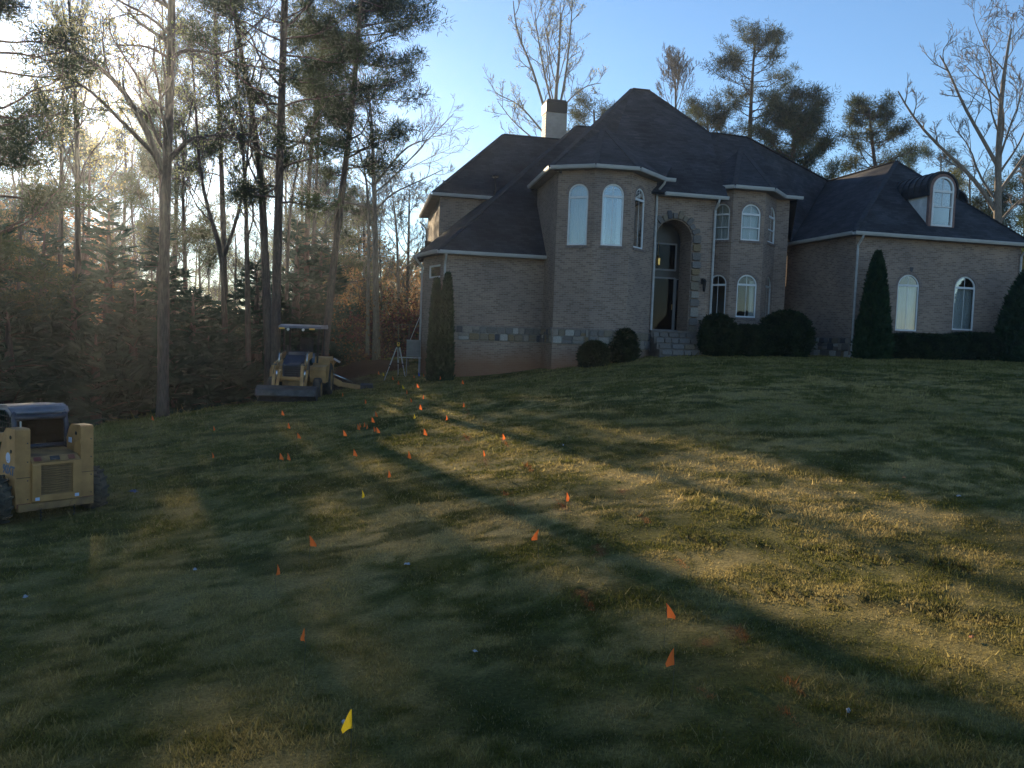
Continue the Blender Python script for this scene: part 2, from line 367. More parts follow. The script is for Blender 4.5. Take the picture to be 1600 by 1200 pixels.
def marks(x, y, c):
    for (a, b, e, f) in PAINT:
        near = np.abs(x-(a+e)/2)+np.abs(y-(b+f)/2) < 2.5
        if not near.any(): continue
        xx = x[near]; yy = y[near]; dx, dy = e-a, f-b; L2 = dx*dx+dy*dy+1e-6
        t = np.clip(((xx-a)*dx+(yy-b)*dy)/L2, 0, 1); d = np.hypot(xx-a-t*dx, yy-b-t*dy)
        k = (sstep(.055, .015, d+.06*(vnoise(xx*22, yy*22, 5)-.5))*.40)[:,None]
        c[near] = c[near]*(1-k)+np.array([.50,.11,.055])*k
    return c
def trackmask(x, y):
    m = np.zeros(len(x)); near = (x > TRACK[:,0].min()-1) & (x < TRACK[:,0].max()+1) & (y > TRACK[:,1].min()-1) & (y < TRACK[:,1].max()+1)
    xx = x[near]; yy = y[near]; d = np.full(len(xx), 9.0)
    for (a, b) in TRACK: d = np.minimum(d, np.hypot((xx-a+.12*(yy-b))/.036, (yy-b)/.20))
    m[near] = sstep(1.25, .7, d); return m

def axis(lo, hi, core0, core1, step, growth):
    a = list(np.arange(core0, core1, step)); s = step
    while a[-1] < hi: s *= growth; a.append(a[-1]+s)
    s = step; b = []; v = core0
    while v > lo: s *= growth; v -= s; b.append(v)
    return np.array(b[::-1]+a)
gx = axis(-700, 700, -16, 24, .16, 1.10); gy = axis(-120, 900, 3.5, 40, .16, 1.10)
GX, GY = np.meshgrid(gx, gy); fx = GX.ravel(); fy = GY.ravel()
Z = gz(fx, fy)
far = np.maximum(np.abs(fx), np.abs(fy-30))
Z = Z*(1-sstep(85, 160, far))+(-4.0)*sstep(85, 160, far)
bump = .05*(fbm(fx*.9, fy*.9, 77)-.5)+.022*(fbm(fx*5, fy*5, 78)-.5)
dd = np.hypot((fx-PIT[0])/2.0, (fy-PIT[1]-1.0)/1.5); bump += .35*np.exp(-dd**2*1.5)*(.4+fbm(fx*2.5, fy*2.5, 79)) - .32*np.exp(-((fx-PIT[0]+.6)/1.7)**2-((fy-PIT[1]+.25)/.5)**2)
bump -= .025*trackmask(fx, fy)
Z = Z+bump*sstep(120, 60, far)
def bumpz(x, y):
    d = np.hypot((x-PIT[0])/2.0, (y-PIT[1]-1.0)/1.5)
    return .05*(fbm(x*.9, y*.9, 77)-.5)+.022*(fbm(x*5, y*5, 78)-.5)+.35*np.exp(-d**2*1.5)*(.4+fbm(x*2.5, y*2.5, 79)) - .32*np.exp(-((x-PIT[0]+.6)/1.7)**2-((y-PIT[1]+.25)/.5)**2)
nx, ny = len(gx), len(gy)
ii = (np.arange(ny-1)[:,None]*nx+np.arange(nx-1)[None,:]).ravel()
F = np.stack([ii, ii+1, ii+nx+1, ii+nx], 1)
gc = marks(fx, fy, lawncol(fx, fy))*.8*(1-.5*trackmask(fx, fy))[:,None]
gm, gt, gb = nmat('lawn_soil', (.08,.08,.03), .97, spec=.1)
at = gt.nodes.new('ShaderNodeAttribute'); at.attribute_name = 'col'
tc = gt.nodes.new('ShaderNodeTexCoord'); nn = gt.nodes.new('ShaderNodeTexNoise'); nn.inputs['Scale'].default_value = 28; nn.inputs['Detail'].default_value = 8; nn.inputs['Roughness'].default_value = .7
gt.links.new(tc.outputs['Object'], nn.inputs['Vector'])
mr = gt.nodes.new('ShaderNodeMapRange'); mr.inputs['From Min'].default_value = .3; mr.inputs['From Max'].default_value = .7; mr.inputs['To Min'].default_value = .45; mr.inputs['To Max'].default_value = 1.45
gt.links.new(nn.outputs['Fac'], mr.inputs['Value'])
mm = gt.nodes.new('ShaderNodeMix'); mm.data_type = 'RGBA'; mm.blend_type = 'MULTIPLY'; mm.inputs['Factor'].default_value = 1
gt.links.new(at.outputs['Color'], mm.inputs['A']); gt.links.new(mr.outputs[0], mm.inputs['B']); gt.links.new(mm.outputs['Result'], gb.inputs['Base Color'])
bp = gt.nodes.new('ShaderNodeBump'); bp.inputs['Strength'].default_value = .9; bp.inputs['Distance'].default_value = .06
gt.links.new(nn.outputs['Fac'], bp.inputs['Height']); gt.links.new(bp.outputs['Normal'], gb.inputs['Normal'])
ground = npmesh('ground', np.c_[fx, fy, Z], F, gm, col=gc, smooth=True)
ground['kind'] = 'structure'

# ------------------------------------------------------------------ grass (stuff)
def make_grass():
    rng = np.random.default_rng(21)
    N = 1250000
    y = 4.2*np.exp(rng.random(N)**.92*np.log(44/4.2))
    x = (rng.random(N)*1.42-.74)*(y+.8)
    # tufts: blades gather round noise maxima
    q = fbm(x*2.2, y*2.2, 91, 3); q2 = vnoise(x*9, y*9, 92)
    keep = rng.random(N) < (.38+.9*sstep(.35, .62, q)*(.4+q2))
    keep &= ~((x > -2.8) & (x < 23) & (y > 34.6+.23*np.clip(x-1.5, 0, 30)))
    keep &= np.hypot(x-DIRT[0], y-DIRT[1]-1) > 2.6*(.6+q)
    keep &= np.hypot((x-PIT[0])/2.0, (y-PIT[1]-.6)/1.7) > .85
    wd_edge = (x < -13.5-.35*np.minimum(0, 30-y)*-1) & (y > 27); keep &= ~(wd_edge & (rng.random(N) < .8))
    x = x[keep]; y = y[keep]; n = len(x)
    z = gz(x, y)+bumpz(x, y)-.012; q = q[keep]
    tm = trackmask(x, y)
    h = (.016+.028*rng.random(n)**1.5)*(1+.028*np.maximum(y-7, 0))*(.6+.8*q)
    longg = rng.random(n) < .05*sstep(.48, .62, fbm(x*1.1, y*1.1, 61)); h = np.where(longg, h*2.6, h)
    h *= 1-.9*tm
    # taller uncut tufts along the wood edge on the left
    uncut = sstep(-9, -13, x)*sstep(14, 26, y); h *= 1+2.2*uncut*rng.random(n)
    wdt = .0019*(y**.93)*(.7+.7*rng.random(n)); weed = rng.random(n) < .30*sstep(.35, .6, fbm(x*2.6, y*2.6, 45, 3)); wdt = np.where(weed, wdt*2.3, wdt); h = np.where(weed, h*.62, h)
    a = rng.random(n)*2*np.pi; lean = h*(.15+.8*rng.random(n)); b = rng.random(n)*2*np.pi
    lx = np.cos(b)*lean; ly = np.sin(b)*lean
    V = np.empty((n, 3, 3))
    V[:,0] = np.c_[x-np.cos(a)*wdt/2, y-np.sin(a)*wdt/2, z]; V[:,1] = np.c_[x+np.cos(a)*wdt/2, y+np.sin(a)*wdt/2, z]
    V[:,2] = np.c_[x+lx, y+ly, z+h]
    c = marks(x, y, lawncol(x, y)); c *= (.72+.62*rng.random(n))[:,None]
    straw = (rng.random(n) < .10)[:,None]; c = np.where(straw, c*.4+np.array([.38,.31,.16])*.6, c)
    c *= (1-.7*tm)[:,None]
    u = (uncut*.6)[:,None]; c = c*(1-u)+np.array([.13,.17,.04])*u
    C = np.repeat(c, 3, axis=0)
    g = npmesh('lawn_grass', V.reshape(-1,3), np.arange(n*3).reshape(-1,3), M['grass'], col=C)
    g['kind'] = 'stuff'; g['label'] = 'rough half dormant lawn grass covering the whole slope'; g['category'] = 'grass'
make_grass()
# ================================================================== HOUSE
e1 = np.array([math.cos(R(13)), math.sin(R(13))]); e2 = np.array([-e1[1], e1[0]])
house = empty('brick_house', (6, 38, 0), 0, 'large two storey brick house with dark hipped roof and round turret on the hill', 'house')
HP = (6, 38, 0)
def part(mb, name, mat, parent=None, smooth=False, **kw):
    """mesh in world coordinates re-based to its parent's world origin"""
    par = parent or house
    base = np.zeros(3); p = par
    while p: base += np.array(p.location); p = p.parent
    mb.v = [tuple(np.array(v)-base) for v in mb.v]
    o = mb.build(name, mat, par, smooth)
    for k, v in kw.items(): o[k] = v
    return o
class Wall:
    def __init__(s, A, B):
        s.A = np.array(A, float); s.B = np.array(B, float); s.L = np.linalg.norm(s.B-s.A); s.d = (s.B-s.A)/s.L
        s.n = np.array([s.d[1], -s.d[0]])          # outward
        s.holes = []
    def P(s, u, z, out=0.0):
        q = s.A+s.d*u+s.n*out; return (q[0], q[1], z)
    def px(s, px, py):                              # pixel -> (u, z) on the wall plane
        r = ray(px, py); t = (s.A@s.n)/(r[:2]@s.n); p = r*t
        return float((p[:2]-s.A)@s.d), float(p[2])
    def build(s, z0, z1, u0=None, u1=None, uoff=0.0, name='wall', mat='brick', thick=.16, top=None):
        u0 = 0 if u0 is None else u0; u1 = s.L if u1 is None else u1
        outer = [(u0, z0), (u1, z0)] + (top if top else [(u1, z1), (u0, z1)])
        loops = [outer]+[h for h in s.holes]
        vs = [[Vector((u, z, 0)) for u, z in l] for l in loops]
        tri = tessellate_polygon(vs); flat = [p for l in loops for p in l]
        mb = MB(); F = []
        for t in tri:
            (a, b, c) = [flat[i] for i in t]
            cr = (b[0]-a[0])*(c[1]-a[1])-(b[1]-a[1])*(c[0]-a[0])
            F.append(tuple(t) if cr > 0 else tuple(reversed(t)))
        mb.add([s.P(u, z) for u, z in flat], F, [(u+uoff, z) for u, z in flat])
        for h in s.holes:                            # reveals
            n = len(h)
            for i in range(n):
                a = h[i]; b = h[(i+1)%n]; l = math.hypot(b[0]-a[0], b[1]-a[1])
                mb.add([s.P(*a), s.P(*b), s.P(b[0], b[1], -thick), s.P(a[0], a[1], -thick)], [(0,1,2,3)], [(0,0),(0,l),(thick,l),(thick,0)])
        return part(mb, name, M[mat])
def arch(u0, u1, z0, z1, n=14, rise=None):
    """loop, semicircular (or flatter) head"""
    r = (u1-u0)/2; rise = r if rise is None else rise; c = (u0+u1)/2; zs = z1-rise
    return [(u0, z0), (u1, z0)]+[(c+r*math.cos(math.pi*i/n), zs+rise*math.sin(math.pi*i/n)) for i in range(n+1)]
def ring(w, outer, inner, o0, o1):
    mb = MB(); n = len(outer)
    vs = [w.P(*p, o0) for p in outer]+[w.P(*p, o0) for p in inner]+[w.P(*p, o1) for p in outer]+[w.P(*p, o1) for p in inner]
    fs = []
    for i in range(n):
        j = (i+1)%n
        fs += [(i, j, n+j, n+i), (2*n+j, 2*n+i, 3*n+i, 3*n+j), (i, 2*n+i, 2*n+j, j), (n+j, 3*n+j, 3*n+i, n+i)]
    mb.add(vs, fs); return mb
def window(w, l, r, t, b, transom=None, rail=None, mull=True, curtain=None, arched=True, mat='white', sill=True, fw=.06, glass='glass_plain', room=True):
    """l,r: pixel (x,y) of the left/right edge at the middle; t,b: pixel of head and foot"""
    u0 = w.px(*l)[0]; u1 = w.px(*r)[0]; z1 = w.px(*t)[1]; z0 = w.px(*b)[1]
    hole = arch(u0, u1, z0, z1) if arched else [(u0,z0),(u1,z0),(u1,z1),(u0,z1)]
    w.holes.append(hole)
    rad = (u1-u0)/2; zs = z1-rad if arched else z1
    inn = arch(u0+fw, u1-fw, z0+fw, z1-fw, rise=rad-fw) if arched else [(u0+fw,z0+fw),(u1-fw,z0+fw),(u1-fw,z1-fw),(u0+fw,z1-fw)]
    f = part(ring(w, hole, inn, -.09, -.03), 'window', M[mat])
    g = MB(); g.prism([w.P(*p, -.066) for p in inn], tuple(np.array([*w.n, 0])*.008)); part(g, 'pane', M[glass], f)
    c = (u0+u1)/2
    if transom is not None:
        zt = w.px(*transom)[1]; m = MB(); m.bar(w.P(u0+fw, zt, -.055), w.P(u1-fw, zt, -.055), .06, .085); part(m, 'transom_bar', M[mat], f)
    if rail is not None:
        zt = w.px(*rail)[1]; m = MB(); m.bar(w.P(u0+fw, zt, -.058), w.P(u1-fw, zt, -.058), .05, .045); part(m, 'meeting_rail', M[mat], f)
    if mull:
        m = MB(); m.bar(w.P(c, z0+fw, -.064), w.P(c, z1-fw, -.064), .022, .016, up=(w.n[0], w.n[1], 0)); part(m, 'glazing_bar', M[mat], f)
    if sill:
        m = MB(); nb = max(4, int((u1-u0+.1)/.075))
        for i in range(nb):
            uu = u0-.05+(u1-u0+.1)*(i+.5)/nb; a = w.P(uu, z0-.05, .02)
            m.bar(w.P(uu, z0-.055, -.03), w.P(uu, z0-.065, .045), .064, .09)
        part(m, 'brick_sill', M['brick_trim'], f)
    if arched:
        m = MB(); n = 15
        for i in range(n):
            a0 = math.pi*(i+.08)/n; a1 = math.pi*(i+.92)/n; q = []
            for rr, aa in ((rad+.012, a0), (rad+.115, a0), (rad+.115, a1), (rad+.012, a1)): q.append(w.P(c+rr*math.cos(aa), zs+rr*math.sin(aa), -.01))
            m.prism(q, tuple(np.array([*w.n, 0])*.022))
        part(m, 'brick_arch', M['brick_trim'], f)
    if curtain:
        for (a, b_, zlo, zhi) in curtain:
            m = MB(); k = 26; ua = u0+(u1-u0)*a; ub = u0+(u1-u0)*b_
            pts = [(ua+(ub-ua)*i/k, -.22-.035*math.sin(i*1.9)-.02*math.sin(i*.7)) for i in range(k+1)]
            za = z0-.05+(z1-z0)*zlo; zb = z0+(z1-z0)*zhi+.04
            m.add([w.P(p, za, o) for p, o in pts]+[w.P(p, zb, o) for p, o in pts], [(i, i+1, k+2+i, k+1+i) for i in range(k)])
            part(m, 'curtain', M['curtain'], f, smooth=True)
    return f
M['brick_trim'] = noisy('brick_trim', (.17,.13,.115), (.27,.215,.195), 11, .9, .2)

EZ, EF, EL, EG = 6.62, 6.03, 3.28, 4.68         # eave heights: turret / entry / low left wing / garage wing
# ---- turret
pA = (.83,37.9); p0 = (1.55,33.53); p1 = (2.97,33.0); p2 = (4.45,33.26); p3 = (5.73,35.1)
wA = Wall(pA, p0); wB = Wall(p0, p1); wC = Wall(p1, p2); wD = Wall(p2, p3)
full = [(0.04,.96,0,1.0)]; pair = [(0.02,.24,0,.80),(.76,.98,0,.80)]
window(wB, (887,340), (918,340), (903,287), (901,383), transom=(903,308), mull=False, curtain=full, glass='glass')
window(wC, (940,340), (974,340), (958,287), (956,384), transom=(958,307), rail=None, curtain=pair, glass='glass')
window(wD, (991.5,340), (1007,340), (1000,294), (997,388), transom=(999,312), curtain=[(0,.3,0,.8)])
wA.build(-3, EZ, uoff=1.3); wB.build(-3, EZ, uoff=2.7); wC.build(-3, EZ, uoff=4.2); wD.build(-3, EZ, uoff=6.1)
# ---- low left wing
q0 = (-3.01,34.7); q1 = (1.25,35.70); ql = (-4.07,36.75); qb = (-4.75,43.2)
wL = Wall(q0, q1); wW = Wall(ql, q0); wLb = Wall(qb, ql)
window(wW, (670,424), (688,424), (680,414), (680,434), mull=False, arched=False, sill=False, fw=.07)
wL.build(-3.2, EL-.02); wW.build(-3.2, EL-.02, uoff=3); wLb.build(-3.6, EL-.02, uoff=5)
# ---- upper left block
d0 = (-3.63,38.85); d1 = (-3.63+.974*5.2, 38.85+.225*5.2); dl = (-4.94,46.2); ED = 6.28
wF = Wall(d0, d1); wG = Wall(dl, d0)
wF.build(2.2, ED-.02, uoff=1); wG.build(1.5, ED-.02, uoff=4)
# ---- entry
f0 = (5.73,35.1); f1 = (8.40,35.72); wE = Wall(f0, f1)
u0 = wE.px(1021,372)[0]; u1 = wE.px(1081,372)[0]; zt = wE.px(1050,343)[1]; zb = wE.px(1045,518)[1]
u0 = max(u0, .06); ENT = (u0, u1, zb, zt)
wE.holes.append(arch(u0, u1, zb, zt, 20)); wE.build(-1.6, EF-.02, thick=1.15, uoff=7)
# ---- bay right of the entry
b0 = (7.99,37.1); b1 = (9.26,36.3); b2 = (10.74,36.64); b3 = (11.75,38.3); b4 = (12.38,38.45)
w0 = Wall(b0, b1); w1 = Wall(b1, b2); w2 = Wall(b2, b3); w3 = Wall(b3, b4); w4 = Wall(b4, (12.1,41))
wEr = Wall(f1, (7.75, 38.2)); wEr.build(-1.6, EF-.02)
dk = None
window(w0, (1115,346), (1140,346), (1129,318), (1126,375), transom=(1128,335), rail=(1128,355), curtain=[(0,1,0,1)])
window(w1, (1158.5,346), (1188.5,346), (1175,319), (1173,376), transom=(1174,335), rail=(1174,356), curtain=full)
window(w2, (1201,346), (1212,346), (1208,324), (1205,380), transom=(1207,340), rail=(1206,360), curtain=full)
window(w0, (1107,462), (1134,462), (1122,429), (1118,497), transom=(1121,445))
window(w1, (1151,462), (1182,462), (1168,429), (1165,496), transom=(1167,445), curtain=[(.75,1,0,.85)])
window(w2, (1195,462), (1204.5,462), (1201,432), (1196,500), transom=(1200,448), mat='gutter')
for w_, uo in ((w0,0),(w1,1.5),(w2,3.1),(w3,5),(w4,6)): w_.build(-1.6, EZ, uoff=uo)
# ---- garage wing
g0 = (14.11,35.0); g1 = (22.14,36.86); gl = (12.8,40.6); gr = (20.1,45.6)
wS = Wall(gl, g0); wGf = Wall(g0, g1); wGr = Wall(g1, gr)
window(wGf, (1401,475), (1435,475), (1421,429), (1416,517), transom=(1419,446), curtain=[(0,1,0,.78)])
window(wGf, (1490,475), (1523,475), (1509,432), (1505,516), transom=(1508,450), curtain=[(0,1,0,.76)])
wS.build(-1.6, EG-.02); wGf.build(-1.6, EG-.02, uoff=5.8); wGr.build(-1.6, EG-.02, uoff=2)
# back walls so that the rooms are closed and dark
bk = MB()
for a, b in (((-4.75,43.2),(1,52)),((1,52),(15,52)),((15,52),gr),(gl,(12.5,52))):
    bk.prism([(a[0],a[1],-3.5),(b[0],b[1],-3.5),(b[0],b[1],4.6),(a[0],a[1],4.6)], (0,.2,0))
part(bk, 'rear_wall', M['room'])
fl = MB(); fl.prism([(*q,.36) for q in ((1.7,33.8),(3.0,33.25),(4.35,33.5),(5.6,35.6),(7.7,37.5),(9.3,36.7),(10.6,37),(11.8,38.9),(11.8,51.5),(-4,45),(-2.7,37.8),(1.35,37.8))], (0,0,-.2))
fl.prism([(*q,3.35) for q in ((1.75,33.9),(3.0,33.35),(4.3,33.6),(5.5,35.6),(5.6,38.2),(8.0,38.2),(9.3,36.8),(10.55,37.1),(11.7,39),(11.8,51.5),(1.4,45),(1.4,37.9))], (0,0,-.25))
fl.prism([(*q,.0) for q in ((14.3,35.3),(22.0,37.1),(20.4,45.4),(13.3,44))], (0,0,-.2))
part(fl, 'floor', M['room'])
pt = MB()                                        # inner partitions, what one sees through the panes
for a, b, z0_, z1_ in (((1.4,38.0),(6.0,38.1),.4,6.6),((6.0,38.3),(12.2,41.5),.4,6.6),((14.0,39.3),(22,41.2),0,4.6)):
    pt.prism([(a[0],a[1],z0_),(b[0],b[1],z0_),(b[0],b[1],z1_),(a[0],a[1],z1_)], (-.02,.1,0))
part(pt, 'partition', M['room'])

# ---- roof planes
def roof(pts, name='roof_slope', drop=.10):
    P = [np.array(p, float) for p in pts]
    n = np.zeros(3)
    for i in range(len(P)): n += np.cross(P[i], P[(i+1)%len(P)])
    n /= np.linalg.norm(n); n = n if n[2] > 0 else -n
    h = np.cross([0,0,1.0], n); h /= np.linalg.norm(h); up = np.cross(n, h)
    tri = tessellate_polygon([[Vector(p) for p in P]]); mb = MB(); F = []
    for t in tri:
        c = np.cross(P[t[1]]-P[t[0]], P[t[2]]-P[t[0]]); F.append(tuple(t) if c[2] > 0 else tuple(reversed(t)))
    m = len(P)
    mb.add(P, F, [(p@h, p@up) for p in P])
    mb.add([p-np.array([0,0,drop]) for p in P], [tuple(reversed(f)) for f in F])
    mb.add(P+[p-np.array([0,0,drop]) for p in P], [(i, (i+1)%m, (i+1)%m+m, i+m) for i in range(m)])
    return part(mb, name, M['roof'])
def off(p, a=0, b=0, z=None):
    q = np.array(p[:2])+e1*a+e2*b; return (q[0], q[1], p[2] if z is None else z)
def zoff(p, n, k, z): return (p[0]+n[0]*k, p[1]+n[1]*k, z)
def corner(wa, wb, k):                            # eave corner offset k from both walls
    a = wa.A+wa.n*k; b = wb.A+wb.n*k; A = np.array([[wa.d[0], -wb.d[0]], [wa.d[1], -wb.d[1]]]); t = np.linalg.solve(A, b-a); return a+wa.d*t[0]
K = .36
tA = wA.A+wA.n*K; t0 = corner(wA, wB, K); t1 = corner(wB, wC, K); t2 = corner(wC, wD, K); t3 = wD.B+wD.n*K
T = U(942,197,38.1)
RL = (5.43,42.0,12.27); RR = (6.31,42.2,12.27); CLr = (9.12,40.75,9.95); CRr = (10.97,41.3,9.95)
EZ3 = lambda p, z=EZ: (p[0], p[1], z)
for a, b in ((tA,t0),(t0,t1),(t1,t2),(t2,t3)): roof([EZ3(a), EZ3(b), tuple(T)])
roof([EZ3(t3), (6.6,36.6,7.5), tuple(T)])
roof([EZ3(tA), EZ3(t0), RL]); roof([EZ3(tA), RL, (2.0,47,EZ)])
E0 = (3.1,34.17,EF); E1 = (8.82,35.46,EF)
roof([EZ3(t0), E0, RL]); roof([E0, E1, (8.75,37.6,8.0), CLr, RR, RL])
roof([E1, off(E1,0,3), (8.75,37.6,8.0)])
EC0 = (7.9,37.05,EZ); W1 = (12.62,38.14,EZ); DV = (12.76,39.2,EG+.02); VV = (16.62,45.6,8.82)
roof([EC0, W1, CRr, CLr]); roof([W1, DV, CRr]); roof([DV, VV, CRr])
roof([VV, (13.0,50.5,EZ), (9.0,50,9.9), CRr]); roof([RR, CLr, CRr, (9.0,50,9.9)]); roof([RL, RR, (9.0,50,9.9), (4,50,8)]); roof([RL, (4,50,8), (2,47,EZ)])
TB = (10.56,40.5,9.25)
c0 = w0.A+w0.n*K-w0.d*.3; c1 = corner(w0, w1, K); c2 = corner(w1, w2, K); c3 = corner(w2, w3, K)
for a, b in ((c0,c1),(c1,c2),(c2,c3)): roof([EZ3(a), EZ3(b), TB])
# low left block
BL = (-3.16,34.27,EL); BLL = (-4.53,37.3,EL); BR = (1.45,35.36,EL); BTL = (2.84,43.5,10.73); BTR = (4.7,43.9,10.73)
roof([BL, BR, BTR, BTL]); roof([BL, BTL, BLL]); roof([BLL, BTL, (-5.15,43.0,EL)])
roof([BTL, BTR, (6,50,6), (0,50,6)])
# upper left block
DL = (-3.94,38.5,ED); DLb = (-5.39,46.5,ED); DT = (-.87,42.5,9.94); DTR = (3.9,43.6,9.94)
roof([DL, (2.0,39.87,ED), DTR, DT]); roof([DL, DT, DLb]); roof([DLb, DT, DTR, (4,48,ED)])
# garage wing
GL = (13.86,34.58,EG); GR = (22.55,36.6,EG); GRF = (17.89,40.1,8.79); GRB = (15.9,49.0,8.79)
roof([GL, GR, GRF]); roof([GL, GRF, GRB, (11.13,46.4,EG)]); roof([GR, (20.0,47.7,EG), GRB, GRF])

# ---- gutters and soffits
def gutter(pts, z, inner=None):
    for a, b in zip(pts[:-1], pts[1:]):
        a = np.array(a[:2]); b = np.array(b[:2]); d = (b-a)/np.linalg.norm(b-a); n = np.array([d[1], -d[0]])
        m = MB(); prof = [(0,-.125),(.075,-.125),(.105,-.06),(.115,.012),(.10,.018),(.09,-.045),(.012,-.05),(0,.0)]
        k = len(prof); vs = [(*(q+n*o), z+h) for q in (a-d*.0, b+d*.0) for o, h in prof]
        m.add(vs, [(i, (i+1)%k, (i+1)%k+k, i+k) for i in range(k)]+[tuple(range(k))[::-1], tuple(range(k, 2*k))])
        part(m, 'gutter', M['gutter'])
def soffit(poly, z):
    m = MB(); m.prism([(p[0], p[1], z-.125) for p in poly], (0,0,.03)); part(m, 'soffit', M['soffit'])
gutter([tA, t0, t1, t2, t3, t3+e1*.45], EZ)
soffit([tA, t0, wA.B, wA.A], EZ); soffit([t0, t1, wB.B, wB.A], EZ); soffit([t1, t2, wC.B, wC.A], EZ); soffit([t2, t3, wD.B, wD.A], EZ)
gutter([(t3[0]+.0, 34.80), E1[:2]], EF); soffit([(5.8,34.85), E1[:2], (8.7,35.77), f0], EF)
gutter([c0, c1, c2, c3, (c3+e1*.9)], EZ)
soffit([c0,c1,b1,b0], EZ); soffit([c1,c2,b2,b1], EZ); soffit([c2,c3,b3,b2], EZ); soffit([c3,c3+e1*.85,b4,b3], EZ)
gutter([BLL, (-3.40,34.52), BL, BR], EL); soffit([BL, BR, q1, q0], EL); soffit([BLL, BL, q0, ql], EL)
gutter([DLb, DL, (2.0,39.87)], ED); soffit([DL, (2.0,39.87), d1, d0], ED); soffit([DLb, DL, d0, dl], ED)
gutter([(11.64,44.2), GL, GR], EG); soffit([GL, GR, g1, g0], EG); soffit([(12.28,41.4), GL, g0, gl], EG)
# ---- downspouts
def spout(pts, foot=True, mat='gutter', w_=.05):
    m = MB(); m.tube(pts, w_, 6); part(m, 'downspout', M[mat], smooth=False)
def drop(w_, pxy_top, z_top, z_bot, u=None, foot=None, out=.07, start=None):
    uu = w_.px(*pxy_top)[0] if u is None else u
    pts = [w_.P(uu, z_top, .40) if start is None else start, w_.P(uu, z_top-.12, .36 if start is None else .3), w_.P(uu, z_top-.42, out), w_.P(uu, z_top-.7, out), w_.P(uu, z_bot+.25, out)]
    if foot is not None: pts += [w_.P(uu, z_bot+.12, out+.03), w_.P(uu+foot, z_bot+.06, out+.16)]
    spout(pts)
drop(wD, None, EZ-.12, -.75, u=wD.L-.07, foot=.15)
drop(wE, None, EF-.1, -.6, u=wE.L-.07)
drop(wGf, None, EG-.1, -.52, u=.06, foot=-.22)
drop(wGf, None, EG-.1, -.42, u=wGf.L-.05)
drop(wL, None, EL-.1, -1.8, u=.05)
drop(wG, None, EF-.1, 1.6, u=.12)
drop(wW, None, EL-.1, -2.2, u=.04)
m = MB(); m.bar((14.05,34.86,-.5),(14.65,34.98,-.49),.07,.05); part(m, 'downspout_elbow', M['white'])
# ---- chimney
ch = empty('chimney', (0,0,0)); ch.parent = house
cc = U(866,195,44.2); cx, cy = cc[0], cc[1]+.5
zt_ = U(866,172,43.8)[2]; zc = U(866,151,43.8)[2]; hw = .52
def rotbox(mb, cx, cy, z0, z1, hw, hd, tw=None):
    tw = tw or 1; vs = []
    for z, k in ((z0,1),(z1,tw)):
        for a, b in ((-1,-1),(1,-1),(1,1),(-1,1)):
            q = np.array([cx,cy])+e1*a*hw*k+e2*b*hd*k; vs.append((q[0],q[1],z))
    mb.add(vs, [(0,3,2,1),(4,5,6,7),(0,1,5,4),(1,2,6,5),(2,3,7,6),(3,0,4,7)]); return mb
def cpart(mb, name, mat, **kw):
    base = np.array(HP); mb.v = [tuple(np.array(v)-base) for v in mb.v]; o = mb.build(name, M[mat], ch)
    for k, v in kw.items(): o[k] = v
    return o
cpart(rotbox(MB(), cx, cy, 8.5, zt_, hw-.02, .42), 'chimney_core', 'siding')
nb = 16; z0_ = 9.2; bh = (zt_-z0_)/nb
for i in range(nb):
    za = z0_+i*bh
    for side in (0, 1):
        m = MB(); vs = []
        if side == 0: fa, fb, o = (-hw-.0,-.42), (hw+.0,-.42), -e2
        else: fa, fb, o = (-hw,.42), (-hw,-.42), -e1
        for z, k in ((za+.006,.03),(za+bh,.006)):
            for f in (fa, fb):
                q = np.array([cx,cy])+e1*f[0]+e2*f[1]
                vs += [(*(q+o*k), z), (*(q-o*.01), z)]
        m.add(vs, [(0,2,6,4),(1,5,7,3),(0,4,5,1),(2,3,7,6),(0,1,3,2),(4,6,7,5)])
        cpart(m, 'siding_board', 'siding')
m = rotbox(MB(), cx, cy, zt_, zc-.18, hw+.05, .48); rotbox(m, cx, cy, zc-.17, zc, hw+.06, .5, .84); cpart(m, 'chimney_cap', 'black_metal')
m = MB()
for s_ in (-1, 1):
    q = np.array([cx,cy])+e1*s_*(hw+.02)-e2*.46; m.bar((*q, z0_), (*q, zt_), .06, .05)
cpart(m, 'corner_trim', 'siding')
# ---- roof vents
p = U(773,300,39.2); m = MB(); m.tube([(p[0],p[1],6.0),(p[0],p[1],7.25)], .05, 8); m.tube([(p[0],p[1],7.2),(p[0],p[1],7.27),(p[0],p[1],7.37)], [.17,.17,.04], 10); part(m, 'roof_vent', M['black_metal'])
p = U(693,290,39.5); m = MB(); m.tube([(p[0],p[1],5.9),(p[0],p[1],p[2]+.25)], .045, 8); part(m, 'vent_pipe', M['gutter'])
m = MB()
for a, b in ((DT,DTR),(RL,RR),(CLr,CRr),(BTL,BTR),(DL,DT),(GL,GRF),(GRF,GR),(GRF,GRB),(RL,EZ3(t0)),(BTL,BL),(RR,CLr),(CRr,VV),(EZ3(t1),tuple(T)),(EZ3(t2),tuple(T)),(EZ3(c1),TB),(EZ3(c2),TB)):
    a = Vector(a); b = Vector(b); m.bar(a+Vector((0,0,.012)), b+Vector((0,0,.012)), .22, .03)
part(m, 'ridge_cap', M['roof_cap'] if 'roof_cap' in M else noisy('ridge_shingles', (.022,.022,.025), (.045,.045,.05), 6, .95, .3))

